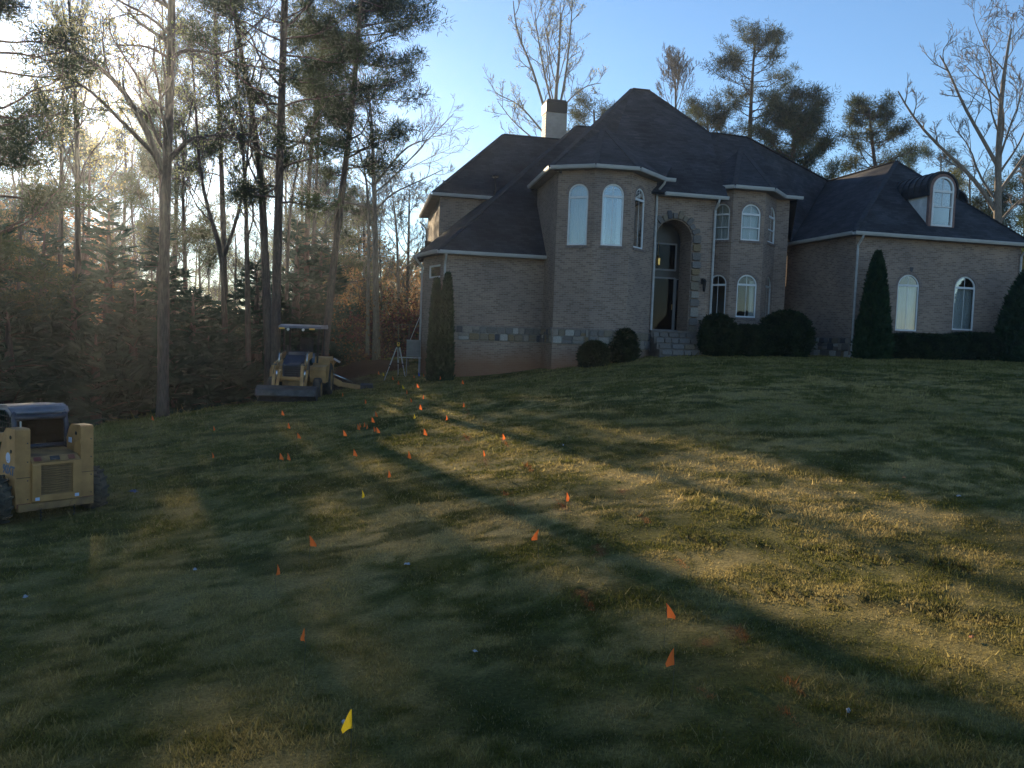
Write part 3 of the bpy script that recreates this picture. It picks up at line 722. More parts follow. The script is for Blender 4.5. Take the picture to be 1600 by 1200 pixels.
# ---- dormers on the garage wing
def dormer(wd, barrel_len, zspring, zsill, u0, u1, full=True):
    r = (u1-u0)/2; c = (u0+u1)/2; dm = MB()
    n = 14; oc = [(c+(r+.10)*math.cos(math.pi*i/n), zspring+(r+.10)*math.sin(math.pi*i/n)) for i in range(n+1)]
    ic = [(c+(r+.03)*math.cos(math.pi*i/n), zspring+(r+.03)*math.sin(math.pi*i/n)) for i in range(n+1)]
    oc = [(c+r+.10, zspring-.30)]+oc+[(c-r-.10, zspring-.30)]; ic = [(c+r+.03, zspring-.30)]+ic+[(c-r-.03, zspring-.30)]
    k = len(oc); vs = [wd.P(*p, .09) for p in oc]+[wd.P(*p, -barrel_len) for p in oc]+[wd.P(*p, .09) for p in ic]+[wd.P(*p, -barrel_len) for p in ic]
    fs = []
    for i in range(k-1): fs += [(i, i+1, k+i+1, k+i), (2*k+i+1, 2*k+i, 3*k+i, 3*k+i+1), (i+1, i, 2*k+i, 2*k+i+1)]
    dm.add(vs, fs); body = part(dm, 'dormer', M['black_metal'], smooth=False)
    for j in range(8):                            # standing seams
        o = .04-barrel_len*(j+.3)/8; s_ = MB(); s_.tube([wd.P(c+(r+.115)*math.cos(a_), zspring+(r+.115)*math.sin(a_), o) for a_ in np.linspace(-.2, math.pi+.2, 15)], .022, 5)
        part(s_, 'standing_seam', M['black_metal'], body)
    if not full: return
    fr = arch(u0, u1, zsill, zspring+r)
    g_ = MB(); g_.prism([wd.P(u0+.0, zsill-.03, -.0), wd.P(u1, zsill-.03, 0), wd.P(u1, zsill+.0, 0), wd.P(u0, zsill, 0)], tuple(np.array([*wd.n,0])*.05)); part(g_, 'dormer_sill', M['red_trim'], body)
    outer = fr; inner = arch(u0+.13, u1-.13, zsill+.02, zspring+r-.13, rise=r-.13)
    part(ring(wd, outer, inner, -.1, .05), 'dormer_front', M['red_trim'], body)
    inner2 = arch(u0+.20, u1-.20, zsill+.09, zspring+r-.20, rise=r-.20)
    f = part(ring(wd, inner, inner2, -.02, .075), 'window_frame', M['white'], body)
    g_ = MB(); g_.prism([wd.P(*p, .0) for p in inner2], tuple(np.array([*wd.n,0])*.008)); part(g_, 'pane', M['glass_plain'], body)
    H = zspring+r-zsill
    for zz, t_, nm in ((zspring-.10,.10,'transom_bar'),(zsill+H*.38,.05,'meeting_rail')):
        g_ = MB(); g_.bar(wd.P(u0+.18, zz, .03), wd.P(u1-.18, zz, .03), .06, t_); part(g_, nm, M['white'], body)
    g_ = MB(); g_.bar(wd.P(c, zsill+H*.4, .014), wd.P(c, zspring+r-.2, .014), .02, .015, up=(wd.n[0],wd.n[1],0)); part(g_, 'glazing_bar', M['white'], body)
    for s_ in (0, 1):
        uu = u0+.02 if s_ == 0 else u1-.02
        g_ = MB(); g_.prism([wd.P(uu, zsill-.3, -.03), wd.P(uu, zspring-.28, -.03), wd.P(uu, zspring-.28, -2.6), wd.P(uu, zsill+1.6, -2.6)], (e1[0]*.03, e1[1]*.03, 0)); part(g_, 'dormer_cheek', M['plaster_white'], body)
    g_ = MB(); ro = [wd.P(u0+.14, zsill+.1, -.18), wd.P(u1-.14, zsill+.1, -.18), wd.P(u1-.14, zsill+H*.39, -.18), wd.P(u0+.14, zsill+H*.39, -.18)]
    g_.prism(ro, tuple(np.array([*wd.n,0])*.01)); part(g_, 'roller_blind', M['room'], body)
    g_ = MB(); ro = [wd.P(u0+.12, zsill+H*.40, -.2), wd.P(u1-.12, zsill+H*.40, -.2), wd.P(u1-.12, zspring+r*.7, -.2), wd.P(u0+.12, zspring+r*.7, -.2)]
    g_.prism(ro, tuple(np.array([*wd.n,0])*.01)); part(g_, 'patterned_blind', M['blind'], body)
M['blind'] = noisy('patterned_blind', (.22,.13,.10), (.62,.50,.46), 14, .9)
q = U(1450,350,36.1); A_ = np.array([q[0], q[1]]); wd = Wall(A_-e1*3, A_+e1*3)
ua = wd.px(1450,330)[0]; ub = wd.px(1491,330)[0]; ztop = wd.px(1473,268)[1]; zsl = wd.px(1470,355)[1]
dormer(wd, 3.1, ztop-(ub-ua)/2-.1, zsl, ua, ub)
q = U(1500,330,39.6); A_ = np.array([q[0], q[1]]); wd2 = Wall(A_-e1*3, A_+e1*3)
ub2 = wd2.px(1509,315)[0]; zt2 = wd2.px(1500,296)[1]
dormer(wd2, 2.0, zt2-.72, 6.3, ub2-1.25, ub2, full=False)

# ---- stone base, entry stonework (every stone is its own object)
rs = random.Random(4)
def stone_mesh(k):
    r_ = random.Random(k); m = MB(); pts = []
    for (cx_, cy_) in ((-.5,-.5),(.5,-.5),(.5,.5),(-.5,.5)):
        j = lambda: (r_.random()-.5)*.10
        if (k+len(pts))%2: pts.append((cx_+j()*.5, cy_+j()*.5))
        elif cx_*cy_ > 0: pts += [(cx_*(.99), cy_*(.70+j())), (cx_*(.76+j()), cy_*.99)][::1]
        else: pts += [(cx_*(.76+j()), cy_*.99), (cx_*.99, cy_*(.70+j()))]
    n = len(pts)
    vs = [(x, 0, z) for x, z in pts]+[(x*.93, -1, z*.93) for x, z in pts]
    m.add(vs, [tuple(range(n, 2*n))]+[(i, (i+1)%n, (i+1)%n+n, i+n) for i in range(n)])
    me = bpy.data.meshes.new('stone'); me.from_pydata(m.v, [], m.f); me.update(); return me
SM = {}
for k in range(5):
    base = stone_mesh(k)
    for mi in range(7):
        mm_ = base.copy(); mm_.materials.append(M['stone%d' % mi]); SM[(k, mi)] = mm_
def stone(w_, u, z, wd_, ht, out=.03, mi=None, name='stone', rot=0):
    mi = rs.choices(range(7), [3,3,3,1.3,2,1.2,2])[0] if mi is None else mi
    o = bpy.data.objects.new(name, SM[(rs.randrange(5), mi)]); COL.objects.link(o); o.parent = house
    p = w_.P(u, z, out); o.location = tuple(np.array(p)-np.array(HP))
    Mx = Matrix(((w_.d[0], -w_.n[0], 0, 0), (w_.d[1], -w_.n[1], 0, 0), (0, 0, 1, 0), (0,0,0,1)))@Matrix.Rotation(rot, 4, 'Y')@Matrix.Diagonal((wd_, .05+.03*rs.random(), ht, 1))
    Mx.translation = o.location; o.matrix_basis = Mx
def band(w_, u0, u1, z0, z1, rows=2, cap=True):
    m = MB(); m.prism([w_.P(u0, z0, .0), w_.P(u1, z0, 0), w_.P(u1, z1, 0), w_.P(u0, z1, 0)], tuple(np.array([*w_.n,0])*.035)); part(m, 'stone_bed', M['mortar'])
    zz = z0+.01; hs = [.75+.5*rs.random() for _ in range(rows)]; s_ = sum(hs)
    for r_ in range(rows):
        h = (z1-z0-.02)*hs[r_]/s_; u = u0+.01
        while u < u1-.08:
            l = min(h*(.7+.9*rs.random()), u1-u)
            if u1-(u+l) < .1: l = u1-u
            if rs.random() < .22 and h > .25:
                stone(w_, u+l/2, zz+h*.27, l*.94, h*.46); stone(w_, u+l/2, zz+h*.75, l*.94, h*.44)
            else: stone(w_, u+l/2, zz+h/2, l*.95, h*.93)
            u += l
        zz += h
    if cap:
        m = MB(); m.bar(w_.P(u0, z1+.03, .03), w_.P(u1, z1+.03, .03), .09, .05); part(m, 'brick_ledge', M['brick_trim'])
band(wL, 0.0, wL.L-.0, -.36, .24); band(wA, wA.L-2.2, wA.L-.04, -.36, .24); band(wB, .04, wB.L, -.36, .24); band(wC, 0, wC.L, -.36, .24); band(wD, 0, wD.L-.15, -.50, .20)
uS = wS.px(1255,540)[0]; band(wS, uS, wS.L-.02, -.56, .30, rows=3)
# stones down the right of the doorway
u0, u1, zb, zt = ENT; rad = (u1-u0)/2; zs = zt-rad; cu = (u0+u1)/2
zz = zb-.1
while zz < zs-.05:
    h = .26+.2*rs.random(); stone(wE, u1+.21+.03*rs.random(), zz+h/2, .36+.06*rs.random(), h*.92, out=.045, mi=rs.choice([0,2,2,5,1,1,6])); zz += h
n = 13
for i in range(n):                                # voussoirs, longer every second one
    a = math.pi*(i+.5)/n; L = .36 if i%2 else .24
    stone(wE, cu+(rad+.04+L/2)*math.cos(a), zs+(rad+.04+L/2)*math.sin(a), L, .20, out=.035, mi=rs.choice([1,6,2,4]), name='arch_stone', rot=-a)
# steps and plinth under the door
for k in range(4):
    m = MB(); za = -.9; zc_ = zb-.02-k*.24; o = .25+.32*k
    m.prism([wE.P(u0-.1+.0, za, 0), wE.P(u1+.35, za, 0), wE.P(u1+.35, za, o), wE.P(u0-.1, za, o)], (0,0,zc_-za-.045*k*0)); part(m, 'step', M['stone1'])
    uu = u0-.05
    while uu < u1+.3:
        l = min(.28+.3*rs.random(), u1+.34-uu); stone(wE, uu+l/2, zc_-.12, l*.94, .19, out=o+.012, mi=rs.choice([1,1,6,2])); uu += l
m = MB(); m.bar(wE.P(u0-.12, zb, .16), wE.P(u1+.37, zb, .16), .34, .06); part(m, 'door_threshold', M['stone1'])
# door wall set back in the porch
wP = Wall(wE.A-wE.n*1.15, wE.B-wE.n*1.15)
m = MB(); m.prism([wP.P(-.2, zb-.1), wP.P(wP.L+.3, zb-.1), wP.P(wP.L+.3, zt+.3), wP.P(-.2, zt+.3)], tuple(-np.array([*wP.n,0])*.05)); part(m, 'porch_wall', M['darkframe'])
m = MB(); m.prism([wE.P(u0, zb-.02, 0), wE.P(u1, zb-.02, 0), wE.P(u1, zb-.02, -1.14), wE.P(u0, zb-.02, -1.14)], (0,0,-.05)); part(m, 'porch_floor', M['stone1'])
def leaf(l, r, t, b, name, glass=True, fw=.07):
    ua = wP.px(*l)[0]; ub = wP.px(*r)[0]; z1 = wP.px(*t)[1]; z0 = wP.px(*b)[1]; z0 = max(z0, zb+.01)
    o_ = [(ua,z0),(ub,z0),(ub,z1),(ua,z1)]; i_ = [(ua+fw,z0+fw),(ub-fw,z0+fw),(ub-fw,z1-fw),(ua+fw,z1-fw)]
    f = part(ring(wP, o_, i_, .0, .07), name, M['greyframe'])
    g_ = MB(); g_.prism([wP.P(*p, .015) for p in i_], tuple(np.array([*wP.n,0])*.01)); part(g_, 'pane', M['darkglass'], f); return f
leaf((1022,400),(1056.5,400),(1040,380),(1040,423),'transom_window')
dr = leaf((1018,470),(1053,470),(1036,433),(1034,517),'front_door')
leaf((1053.5,470),(1067,470),(1060,436),(1058,517),'sidelight', fw=.035)
uu, zz_ = wP.px(1048,480); m = MB(); m.tube([wP.P(uu, zz_-.12, .11), wP.P(uu, zz_+.12, .11)], .014, 6); part(m, 'handle', M['brass'], dr)
uu, zz_ = wP.px(1024,410); m = MB(); m.tube([wP.P(uu, zz_+.9, .28), wP.P(uu, zz_+.25, .28)], .01, 5); m.tube([wP.P(uu, zz_+.25, .28), wP.P(uu, zz_+.15, .28), wP.P(uu, zz_-.12, .28), wP.P(uu, zz_-.18, .28)], [.03,.11,.10,.02], 8); part(m, 'hanging_lantern', M['brass'])
# wall lantern right of the door
uu, zz_ = wE.px(1097,446); m = MB(); m.bar(wE.P(uu, zz_+.22, 0), wE.P(uu, zz_+.2, .2), .03); m.tube([wE.P(uu, zz_+.28, .2), wE.P(uu, zz_+.18, .2), wE.P(uu, zz_+.1, .2), wE.P(uu, zz_-.22, .2), wE.P(uu, zz_-.28, .2)], [.02,.10,.08,.055,.02], 6)
m.box(wE.P(uu, zz_+.18, .03), (.1,.06,.25)); part(m, 'wall_lantern', M['black_metal'])
# small keystone marks over the garage windows
uu, zz_ = wGf.px(1424,421); m = MB(); m.prism([wGf.P(uu-.09, zz_+.09, 0), wGf.P(uu+.09, zz_+.09, 0), wGf.P(uu+.04, zz_-.09, 0), wGf.P(uu-.04, zz_-.09, 0)], tuple(np.array([*wGf.n,0])*.02)); part(m, 'keystone', M['stone4'])
# ================================================================== VEGETATION
def rot_about(v, ax, a):
    ax = ax/np.linalg.norm(ax); return v*math.cos(a)+np.cross(ax, v)*math.sin(a)+ax*(ax@v)*(1-math.cos(a))
def perp(v, rng):
    r = rng.normal(size=3); r -= v*(r@v); return r/np.linalg.norm(r)
class Tree:
    """collects trunk, branch and foliage geometry around an origin"""
    def __init__(s, seed): s.rng = np.random.default_rng(seed); s.tr = MB(); s.br = MB(); s.tips = []; s.leafV = []
    def poly(s, mb, P, r0, r1, k):
        n = len(P); t = np.linspace(0, 1, n); mb.tube(P, r0*(1-t)+r1*t, k, cap=False)
    def grow(s, p, d, L, r, lvl, maxl, nseg=5, wob=.18, up=.10, kids=6, ang=(.5,.95), start=.25, shrink=(.38,.62), twig_k=3, rmin=.006):
        rng = s.rng; P = [p]; D = []; cur = d/np.linalg.norm(d)
        for i in range(nseg):
            cur = cur+rng.normal(size=3)*wob; cur[2] += up; cur /= np.linalg.norm(cur); D.append(cur); P.append(P[-1]+cur*L/nseg)
        P = np.array(P)
        s.poly(s.br, P, r, max(rmin, r*.3), 5 if lvl <= 1 else twig_k)
        if lvl >= maxl: s.tips.append((P[-1], cur, P[len(P)//2])); return
        n = max(2, int(kids*(.8+.4*rng.random())))
        for i in range(n):
            t = start+(1-start)*(i+rng.random()*.8)/n; t = min(t, .98); k = int(t*nseg); f = t*nseg-k
            q = P[k]*(1-f)+P[k+1]*f; a = rng.uniform(*ang)
            nd = rot_about(D[k], perp(D[k], rng), a)
            s.grow(q, nd, L*rng.uniform(*shrink)*(1.1-.45*t), max(rmin, r*(1-.65*t)*.6), lvl+1, maxl, max(3, nseg-1), wob, up, kids, ang, .2, shrink, twig_k, rmin)
    def clump(s, c, rad, n, size, flat=.6, aspect=4.0, droop=0.0):
        rng = s.rng; u = rng.normal(size=(n, 3)); u /= np.linalg.norm(u, axis=1)[:,None]; rr = rad*rng.random(n)**.6
        P = c+u*rr[:,None]*np.array([1, 1, flat]); d = u*.8+rng.normal(size=(n,3))*.5; d[:,2] += .25-droop; d /= np.linalg.norm(d, axis=1)[:,None]
        w = np.cross(d, rng.normal(size=(n,3))); w /= np.linalg.norm(w, axis=1)[:,None]+1e-9
        L = size*(.6+.8*rng.random(n))[:,None]
        s.leafV.append(np.stack([P-w*L/aspect*.5, P+w*L/aspect*.5, P+d*L], 1).reshape(-1, 3))
    def leaves(s, c, rad, n, size):
        rng = s.rng; P = c+rng.normal(size=(n,3))*rad*.5; d = rng.normal(size=(n,3)); d /= np.linalg.norm(d, axis=1)[:,None]
        w = np.cross(d, rng.normal(size=(n,3))); w /= np.linalg.norm(w, axis=1)[:,None]+1e-9; L = size*(.6+.8*rng.random(n))[:,None]
        s.leafV.append(np.stack([P-w*L*.4, P+w*L*.4, P+d*L], 1).reshape(-1, 3))
    def finish(s, name, label, cat, base, bark, leaf, group=None, leafname='foliage', branchname='branches'):
        base = np.array(base, float)
        root = empty(name, tuple(base), 0, label, cat, group)
        for mb, nm in ((s.tr, 'trunk'), (s.br, branchname)):
            if mb.n: mb.v = [(a-base[0], b-base[1], c-base[2]) for a, b, c in mb.v]; mb.build(nm, M[bark], root, smooth=True)
        if s.leafV:
            V = np.concatenate(s.leafV)-base; npmesh(leafname, V, np.arange(len(V)).reshape(-1,3), M[leaf], root)
        return root
def trunkpath(pp, Y, n=14, jy=.25, rng=None):
    """photo polyline at a distance Y -> smooth 3-D path"""
    P = np.array([U(a, b, Y+(0 if rng is None else rng.normal()*jy)) for a, b in pp]); t = np.linspace(0, len(P)-1, n); k = np.clip(t.astype(int), 0, len(P)-2); f = (t-k)[:,None]
    Q = P[k]*(1-f)+P[k+1]*f
    for _ in range(2): Q[1:-1] = (Q[:-2]+2*Q[1:-1]+Q[2:])/4
    return Q
def ground_trunk(Q, r0, r1, t, k=9, flare=1.35):
    """extend the path to the soil and add the trunk"""
    b = Q[0].copy(); g = float(gz(b[0], b[1])); 
    if b[2] > g-.2: Q = np.vstack([[b[0], b[1], g-.25], [b[0], b[1], g+.25], Q]) if b[2] > g+.5 else np.vstack([[b[0], b[1], g-.25], Q[1:]])
    n = len(Q); s_ = np.linspace(0, 1, n); r = r0*(1-s_)+r1*s_; r[0] *= flare
    r = r*(1+.06*np.array([math.sin(i*2.3) for i in range(n)])); t.tr.tube(Q, r, k); return Q
def bare(name, label, pp, Y, r0, r1=.03, f0=.35, n=16, L=(3,5), lv=3, kids=6, leaf=None, leafn=0, lsize=.07, bark='greybark', seed=1, limbs=(), ang=(.45,.95), up=.10, tilt=(.5,1.0), group=None, lfrac=.5, rmin=.008, cat='bare tree'):
    t = Tree(seed); rng = t.rng; Q = ground_trunk(trunkpath(pp, Y, rng=rng, jy=.1), r0, r1, t); m = len(Q)
    for i in range(n):
        f = f0+(1-f0)*(i+rng.random()*.7)/n; x = min(f*(m-1), m-1.01); k = int(x); q = Q[k]*(1-(x-k))+Q[k+1]*(x-k); d = Q[k+1]-Q[k]; d /= np.linalg.norm(d)
        a = rng.uniform(*tilt); nd = rot_about(d, perp(d, rng), a); LL = rng.uniform(*L)*(1.15-.6*(f-f0)/(1-f0+1e-6))
        t.grow(q, nd, LL, max(rmin*2, (r0*(1-f)+r1*f)*.42), 1, lv, 6, .14, up, kids, ang, rmin=rmin)
    for (lp, lr) in limbs:
        P = trunkpath(lp, Y, 10); P[:,1] += np.linspace(0, rng.uniform(-1.2, 1.2), 10); t.br.tube(P, np.linspace(lr, lr*.3, 10), 6, cap=False)
        for i in range(7):
            k = 2+i; d = P[min(k+1, 9)]-P[k-1]; d /= np.linalg.norm(d); nd = rot_about(d, perp(d, rng), rng.uniform(.5, 1.0)); t.grow(P[k], nd, rng.uniform(.9, 2.2), lr*.35, 2, lv, 5, .16, up, kids, ang, rmin=rmin)
    if leaf and leafn:
        for (p, d, mid) in t.tips:
            if rng.random() < lfrac: t.leaves(p, .22, leafn, lsize); t.leaves(mid, .18, max(1, leafn//2), lsize)
    return t.finish(name, label, cat, Q[0], bark, leaf or 'bud', group, leafname='buds')
def pine(name, label, pp, Y, r0, r1=.05, f0=.4, n=26, L=(2,3.6), seed=1, bark='pinebark', leaf='needle', group=None, cn=70, csize=.19, crad=.40, sub=6, droop=.0, low=None, prof=None, cat='pine tree', zl=(.15,.6)):
    t = Tree(seed); rng = t.rng; Q = ground_trunk(trunkpath(pp, Y, rng=rng, jy=.1), r0, r1, t); m = len(Q)
    for i in range(n):
        f = f0+(1-f0)*(i+rng.random()*.9)/n; x = min(f*(m-1), m-1.01); k = int(x); q = Q[k]*(1-(x-k))+Q[k+1]*(x-k)
        az = rng.random()*2*np.pi; el = rng.uniform(*zl)-.25*(1-f); d = np.array([math.cos(az), math.sin(az), el]); g = (f-f0)/(1-f0+1e-6)
        sh = (.55+.9*g if g < .4 else .91-.75*(g-.4)) if prof is None else prof(g)
        LL = rng.uniform(*L)*sh; ns = 6; P = [q]; cur = d/np.linalg.norm(d)
        for j in range(ns): cur = cur+rng.normal(size=3)*.14; cur[2] += .05-droop*.1; cur /= np.linalg.norm(cur); P.append(P[-1]+cur*LL/ns)
        P = np.array(P); t.br.tube(P, np.linspace((r0*(1-f)+r1*f)*.34, .012, ns+1), 5, cap=False)
        for j in range(sub):
            tt = .38+.62*(j+rng.random())/sub; kk = min(int(tt*ns), ns-1); b = P[kk]+(P[kk+1]-P[kk])*(tt*ns-kk if tt*ns-kk < 1 else 1)
            sd_ = rot_about(P[kk+1]-P[kk], np.array([0,0,1.0]), rng.uniform(-1.2, 1.2)); sd_ /= np.linalg.norm(sd_); sd_[2] += .25
            e = b+sd_*rng.uniform(.35, .9)*(.5+LL/4); t.br.tube([b, (b+e)/2+np.array([0,0,.05]), e], [.016, .012, .008], 3, cap=False)
            for c_ in (e, (b+e)/2 if rng.random() < .6 else e+rng.normal(size=3)*.35): t.clump(c_+rng.normal(size=3)*.08, crad*(.6+.7*rng.random()), cn, csize, .8, 7)
        t.clump(P[-1], crad, cn, csize, .6, 7)
    t.clump(Q[-1]+np.array([0,0,.1]), crad*1.2, cn*2, csize, .9, 7)
    return t.finish(name, label, cat, Q[0], bark, leaf, group, leafname='needles')
def conifer(name, label, x, y, H, W, seed=1, leaf='cedar', n=46, group=None, cat='evergreen tree', per=9, size=.42, z0=.08):
    t = Tree(seed); rng = t.rng; g = float(gz(x, y)); b = np.array([x, y, g-.2]); tp = b+np.array([rng.normal()*.15, rng.normal()*.1, H])
    t.tr.tube([b, b+(tp-b)*.5, tp], [W*.045+.05, W*.03+.03, .015], 7)
    for i in range(n):
        f = z0+(1-z0)*((i+rng.random())/n)**1.05; c = b+(tp-b)*f; az = rng.random()*6.283*1.0+i*2.4; LL = W*.5*(1-f)**.8*(.75+.45*rng.random())+.12
        d = np.array([math.cos(az), math.sin(az), rng.uniform(.02,.75)]); P = np.array([c+d*LL*s_+np.array([0,0,-.22*LL*s_*s_]) for s_ in (0,.35,.7,1)])
        t.br.tube(P, [.03,.022,.014,.006], 3, cap=False)
        m = per+int(LL*per*.9)
        s_ = rng.random(m)**.7; base = P[0]+(P[3]-P[0])*s_[:,None]; base[:,2] += .12*LL*np.sin(s_*3.1)
        side = np.cross(d, [0,0,1.0]); side /= np.linalg.norm(side)
        k = rng.choice([-1,1], m)[:,None]; out = (d[None]*.75+side[None]*k*(.5+.5*rng.random((m,1)))+rng.normal(size=(m,3))*.18); out /= np.linalg.norm(out, axis=1)[:,None]; out[:,2] += .35-.75*rng.random(m)
        Ls = size*(.5+.9*rng.random(m))[:,None]*(.6+.5*(1-f)); w = np.cross(out, rng.normal(size=(m,3))); w /= np.linalg.norm(w, axis=1)[:,None]
        w2 = np.cross(out, w)
        t.leafV.append(np.stack([base-w*Ls*.17, base+w*Ls*.17, base+out*Ls], 1).reshape(-1,3))
        t.leafV.append(np.stack([base-w2*Ls*.17, base+w2*Ls*.17, base+out*Ls*.9], 1).reshape(-1,3))
        bb = base+out*Ls*.5; t.leafV.append(np.stack([bb-w*Ls*.12, bb+w*Ls*.12, bb+(out+side*.6*k)*Ls*.6], 1).reshape(-1,3))
    return t.finish(name, label, cat, b, 'bark', leaf, group, leafname='sprays')
def bush(name, label, x, y, prof, H, seed=1, mat='shrub', n=5200, size=.055, group=None, cat='shrub', lump=.10, sx=1.0, sy=1.0, core=.86, z=None, up=0.0, rz=0):
    """dense clipped or rounded plant: radius profile prof(t) over its height, leaves on a lumpy shell round a woody core"""
    rng = np.random.default_rng(seed); g = float(gz(x, y)) if z is None else z
    t = rng.random(n)**.9; a = rng.random(n)*2*np.pi
    lum = 1+lump*(fbm(a*2.2+seed, t*H*2.2, seed, 3)-.5)*4+.10*(fbm(a*7+seed, t*H*7, seed+3, 2)-.5)
    r = np.array([prof(q) for q in t])*lum; depth = 1-.28*rng.random(n)**1.7+.22*rng.random(n)**7; r = r*depth
    P = np.c_[np.cos(a)*r*sx, np.sin(a)*r*sy, t*H*(.985+.03*rng.random(n))]
    d = np.c_[np.cos(a), np.sin(a), np.full(n, .35+up)]+rng.normal(size=(n,3))*.55; d /= np.linalg.norm(d, axis=1)[:,None]
    w = np.cross(d, rng.normal(size=(n,3))); w /= np.linalg.norm(w, axis=1)[:,None]; L = size*(.6+.9*rng.random(n))[:,None]
    if rz: c_, s_ = math.cos(rz), math.sin(rz); Rm = np.array([[c_, s_, 0], [-s_, c_, 0], [0,0,1]]); P = P@Rm; d = d@Rm; w = w@Rm
    L = L*1.3; V = np.stack([P-w*L*.30, P+w*L*.30, P+d*L], 1).reshape(-1, 3)
    root = empty(name, (x, y, g-.05), 0, label, cat, group)
    npmesh('foliage', V, np.arange(len(V)).reshape(-1,3), M[mat], root)
    mb = MB(); k = 14; rings = 10
    vs = []
    for i in range(rings+1):
        q = i/rings; rr = max(prof(min(q, .985))*core, .01)
        for j in range(k):
            aa = j*2*math.pi/k; l_ = rr*float(1+lump*(fbm(np.array([aa*2.2+seed]), np.array([q*H*2.2]), seed, 3)[0]-.5)*4)
            v = (math.cos(aa)*l_*sx, math.sin(aa)*l_*sy, q*H*.97)
            if rz: v = tuple(np.array(v)@Rm)
            vs.append(v)
    mb.add(vs, [(i*k+j, i*k+(j+1)%k, (i+1)*k+(j+1)%k, (i+1)*k+j) for i in range(rings) for j in range(k)]+[tuple(rings*k+j for j in range(k))])
    mb.build('woody_core', M[mat], root)
    mb = MB(); mb.tube([(0,0,-.2),(0,0,H*.35)], [.06,.03], 6); mb.build('stem', M['bark'], root)
    return root
dome = lambda W, p=2.4: (lambda t: W*max(0, 1-abs((t-.42)/.58)**p)**.5 if t > .42 else W*(1-.25*((.42-t)/.42)**2))
cone = lambda W, a=.75: (lambda t: W*(1-t)**a*(1 if t > .12 else .86+.14*t/.12))

def at(px, Y): r = ray(px, 560); return r[0]/r[1]*Y, Y
# ---- planting against the house
x, y = at(679, 33.7); bush('arborvitae', 'left one of the slim twin dark green columns at the house corner', x, y, cone(.29,.40), 4.1, 1, 'arbor', 9000, .085, 'twin columnar evergreens', 'evergreen', .05, up=1.4)
x, y = at(696, 33.5); bush('arborvitae', 'right and slightly wider of the slim twin columns at the house corner', x, y, cone(.33,.40), 4.3, 2, 'arbor', 9000, .085, 'twin columnar evergreens', 'evergreen', .05, up=1.4)
x, y = at(928, 32.5); bush('round_shrub', 'lower round clipped shrub below the turret windows', x, y, dome(.58), 1.02, 3, 'shrub', 6500, .07, 'round shrubs under the turret')
x, y = at(974, 33.3); bush('round_shrub', 'taller round clipped shrub under the right turret window', x, y, dome(.54), 1.35, 4, 'shrub', 6500, .07, 'round shrubs under the turret')
x, y = at(1118, 34.6); bush('foundation_shrub', 'loose leafy shrub just right of the stone front steps', x, y, dome(.75,2), 1.75, 5, 'shrub', 6500, .085, 'shrubs below the bay window', lump=.24)
x, y = at(1112, 34.3); bush('foundation_shrub', 'low spreading shrub in front of the leafy one beside the steps', x+.25, y-.2, dome(.7,2), 1.2, 6, 'shrub', 5000, .08, 'shrubs below the bay window', lump=.2)
x, y = at(1165, 34.6); bush('foundation_shrub', 'broad low shrub directly under the ground floor bay window', x, y, dome(.95,3), 1.32, 7, 'shrub', 7000, .08, 'shrubs below the bay window', lump=.18)
x, y = at(1226, 34.9); bush('foundation_shrub', 'biggest rounded dark shrub in the corner beside the garage wing', x, y, dome(1.05,2.6), 1.95, 8, 'shrub', 9500, .08, 'shrubs below the bay window', lump=.12)
x, y = at(1362, 34.2); bush('conical_evergreen', 'tall pointed dark evergreen beside the white downspout', x, y, cone(.74,.62), 4.35, 9, 'arbor', 14000, .10, cat='evergreen', lump=.07, up=1.2)
x, y = at(1590, 35.2); bush('conical_evergreen', 'broad dark conical evergreen at the right end of the house', x+.2, y, cone(1.25,.66), 3.9, 10, 'arbor', 14000, .11, cat='evergreen', lump=.14, up=.8)
x, y = at(1438, 34.9); bush('clipped_hedge', 'clipped dark hedge below the left arched garage wing window', x, y, dome(1,8), 1.12, 11, 'shrub', 9000, .07, 'hedges along the garage wing', 'hedge', .05, sx=1.5, sy=.5, rz=R(-13)+R(13)*0, core=.9)
x, y = at(1522, 35.5); bush('clipped_hedge', 'slightly taller clipped hedge between the last window and the corner evergreen', x, y, dome(1,8), 1.22, 12, 'shrub', 9000, .07, 'hedges along the garage wing', 'hedge', .05, sx=1.25, sy=.5, rz=R(-13), core=.9)

# ---- big trees of the left wood edge
bare('tulip_tree', 'thick straight trunk forking low left of the big pine, long bare limbs reaching left', [(255,575),(256,400),(260,270),(266,150),(268,20),(270,-90)], 27, .20, .10, .45, 9, (2,4.5), 4, 5, 'bud_green', 3, .06, 'bark', 101,
  limbs=[([(256,272),(238,212),(214,160),(180,118),(150,100),(110,85)], .12), ([(250,250),(205,205),(160,160),(128,130),(100,120)], .085), ([(268,245),(300,212),(345,212),(395,208)], .08), ([(267,90),(290,72),(335,82),(380,60)], .07), ([(266,66),(228,42),(196,18),(175,-8)], .07), ([(266,92),(225,66),(185,58),(145,52)], .05), ([(268,20),(250,-10),(225,-50)], .06)], tilt=(.6,1.1))
bare('slender_tree', 'left one of two close slender trunks with yellow green buds', [(93,575),(94,420),(96,300),(97,200),(99,120),(104,60)], 34, .125, .03, .42, 15, (2,3.6), 4, 5, 'bud', 5, .08, 'bark', 102, tilt=(.4,.8), up=.16, lfrac=.6, group='two slender budding trees')
bare('slender_tree', 'right, thicker one of two close slender trunks, its bare top above the frame', [(124,575),(121,400),(122,270),(118,150),(112,50),(104,-30)], 33, .16, .03, .38, 17, (2,3.8), 4, 5, 'bud', 4, .08, 'bark', 103, tilt=(.4,.8), up=.16, lfrac=.6, group='two slender budding trees')
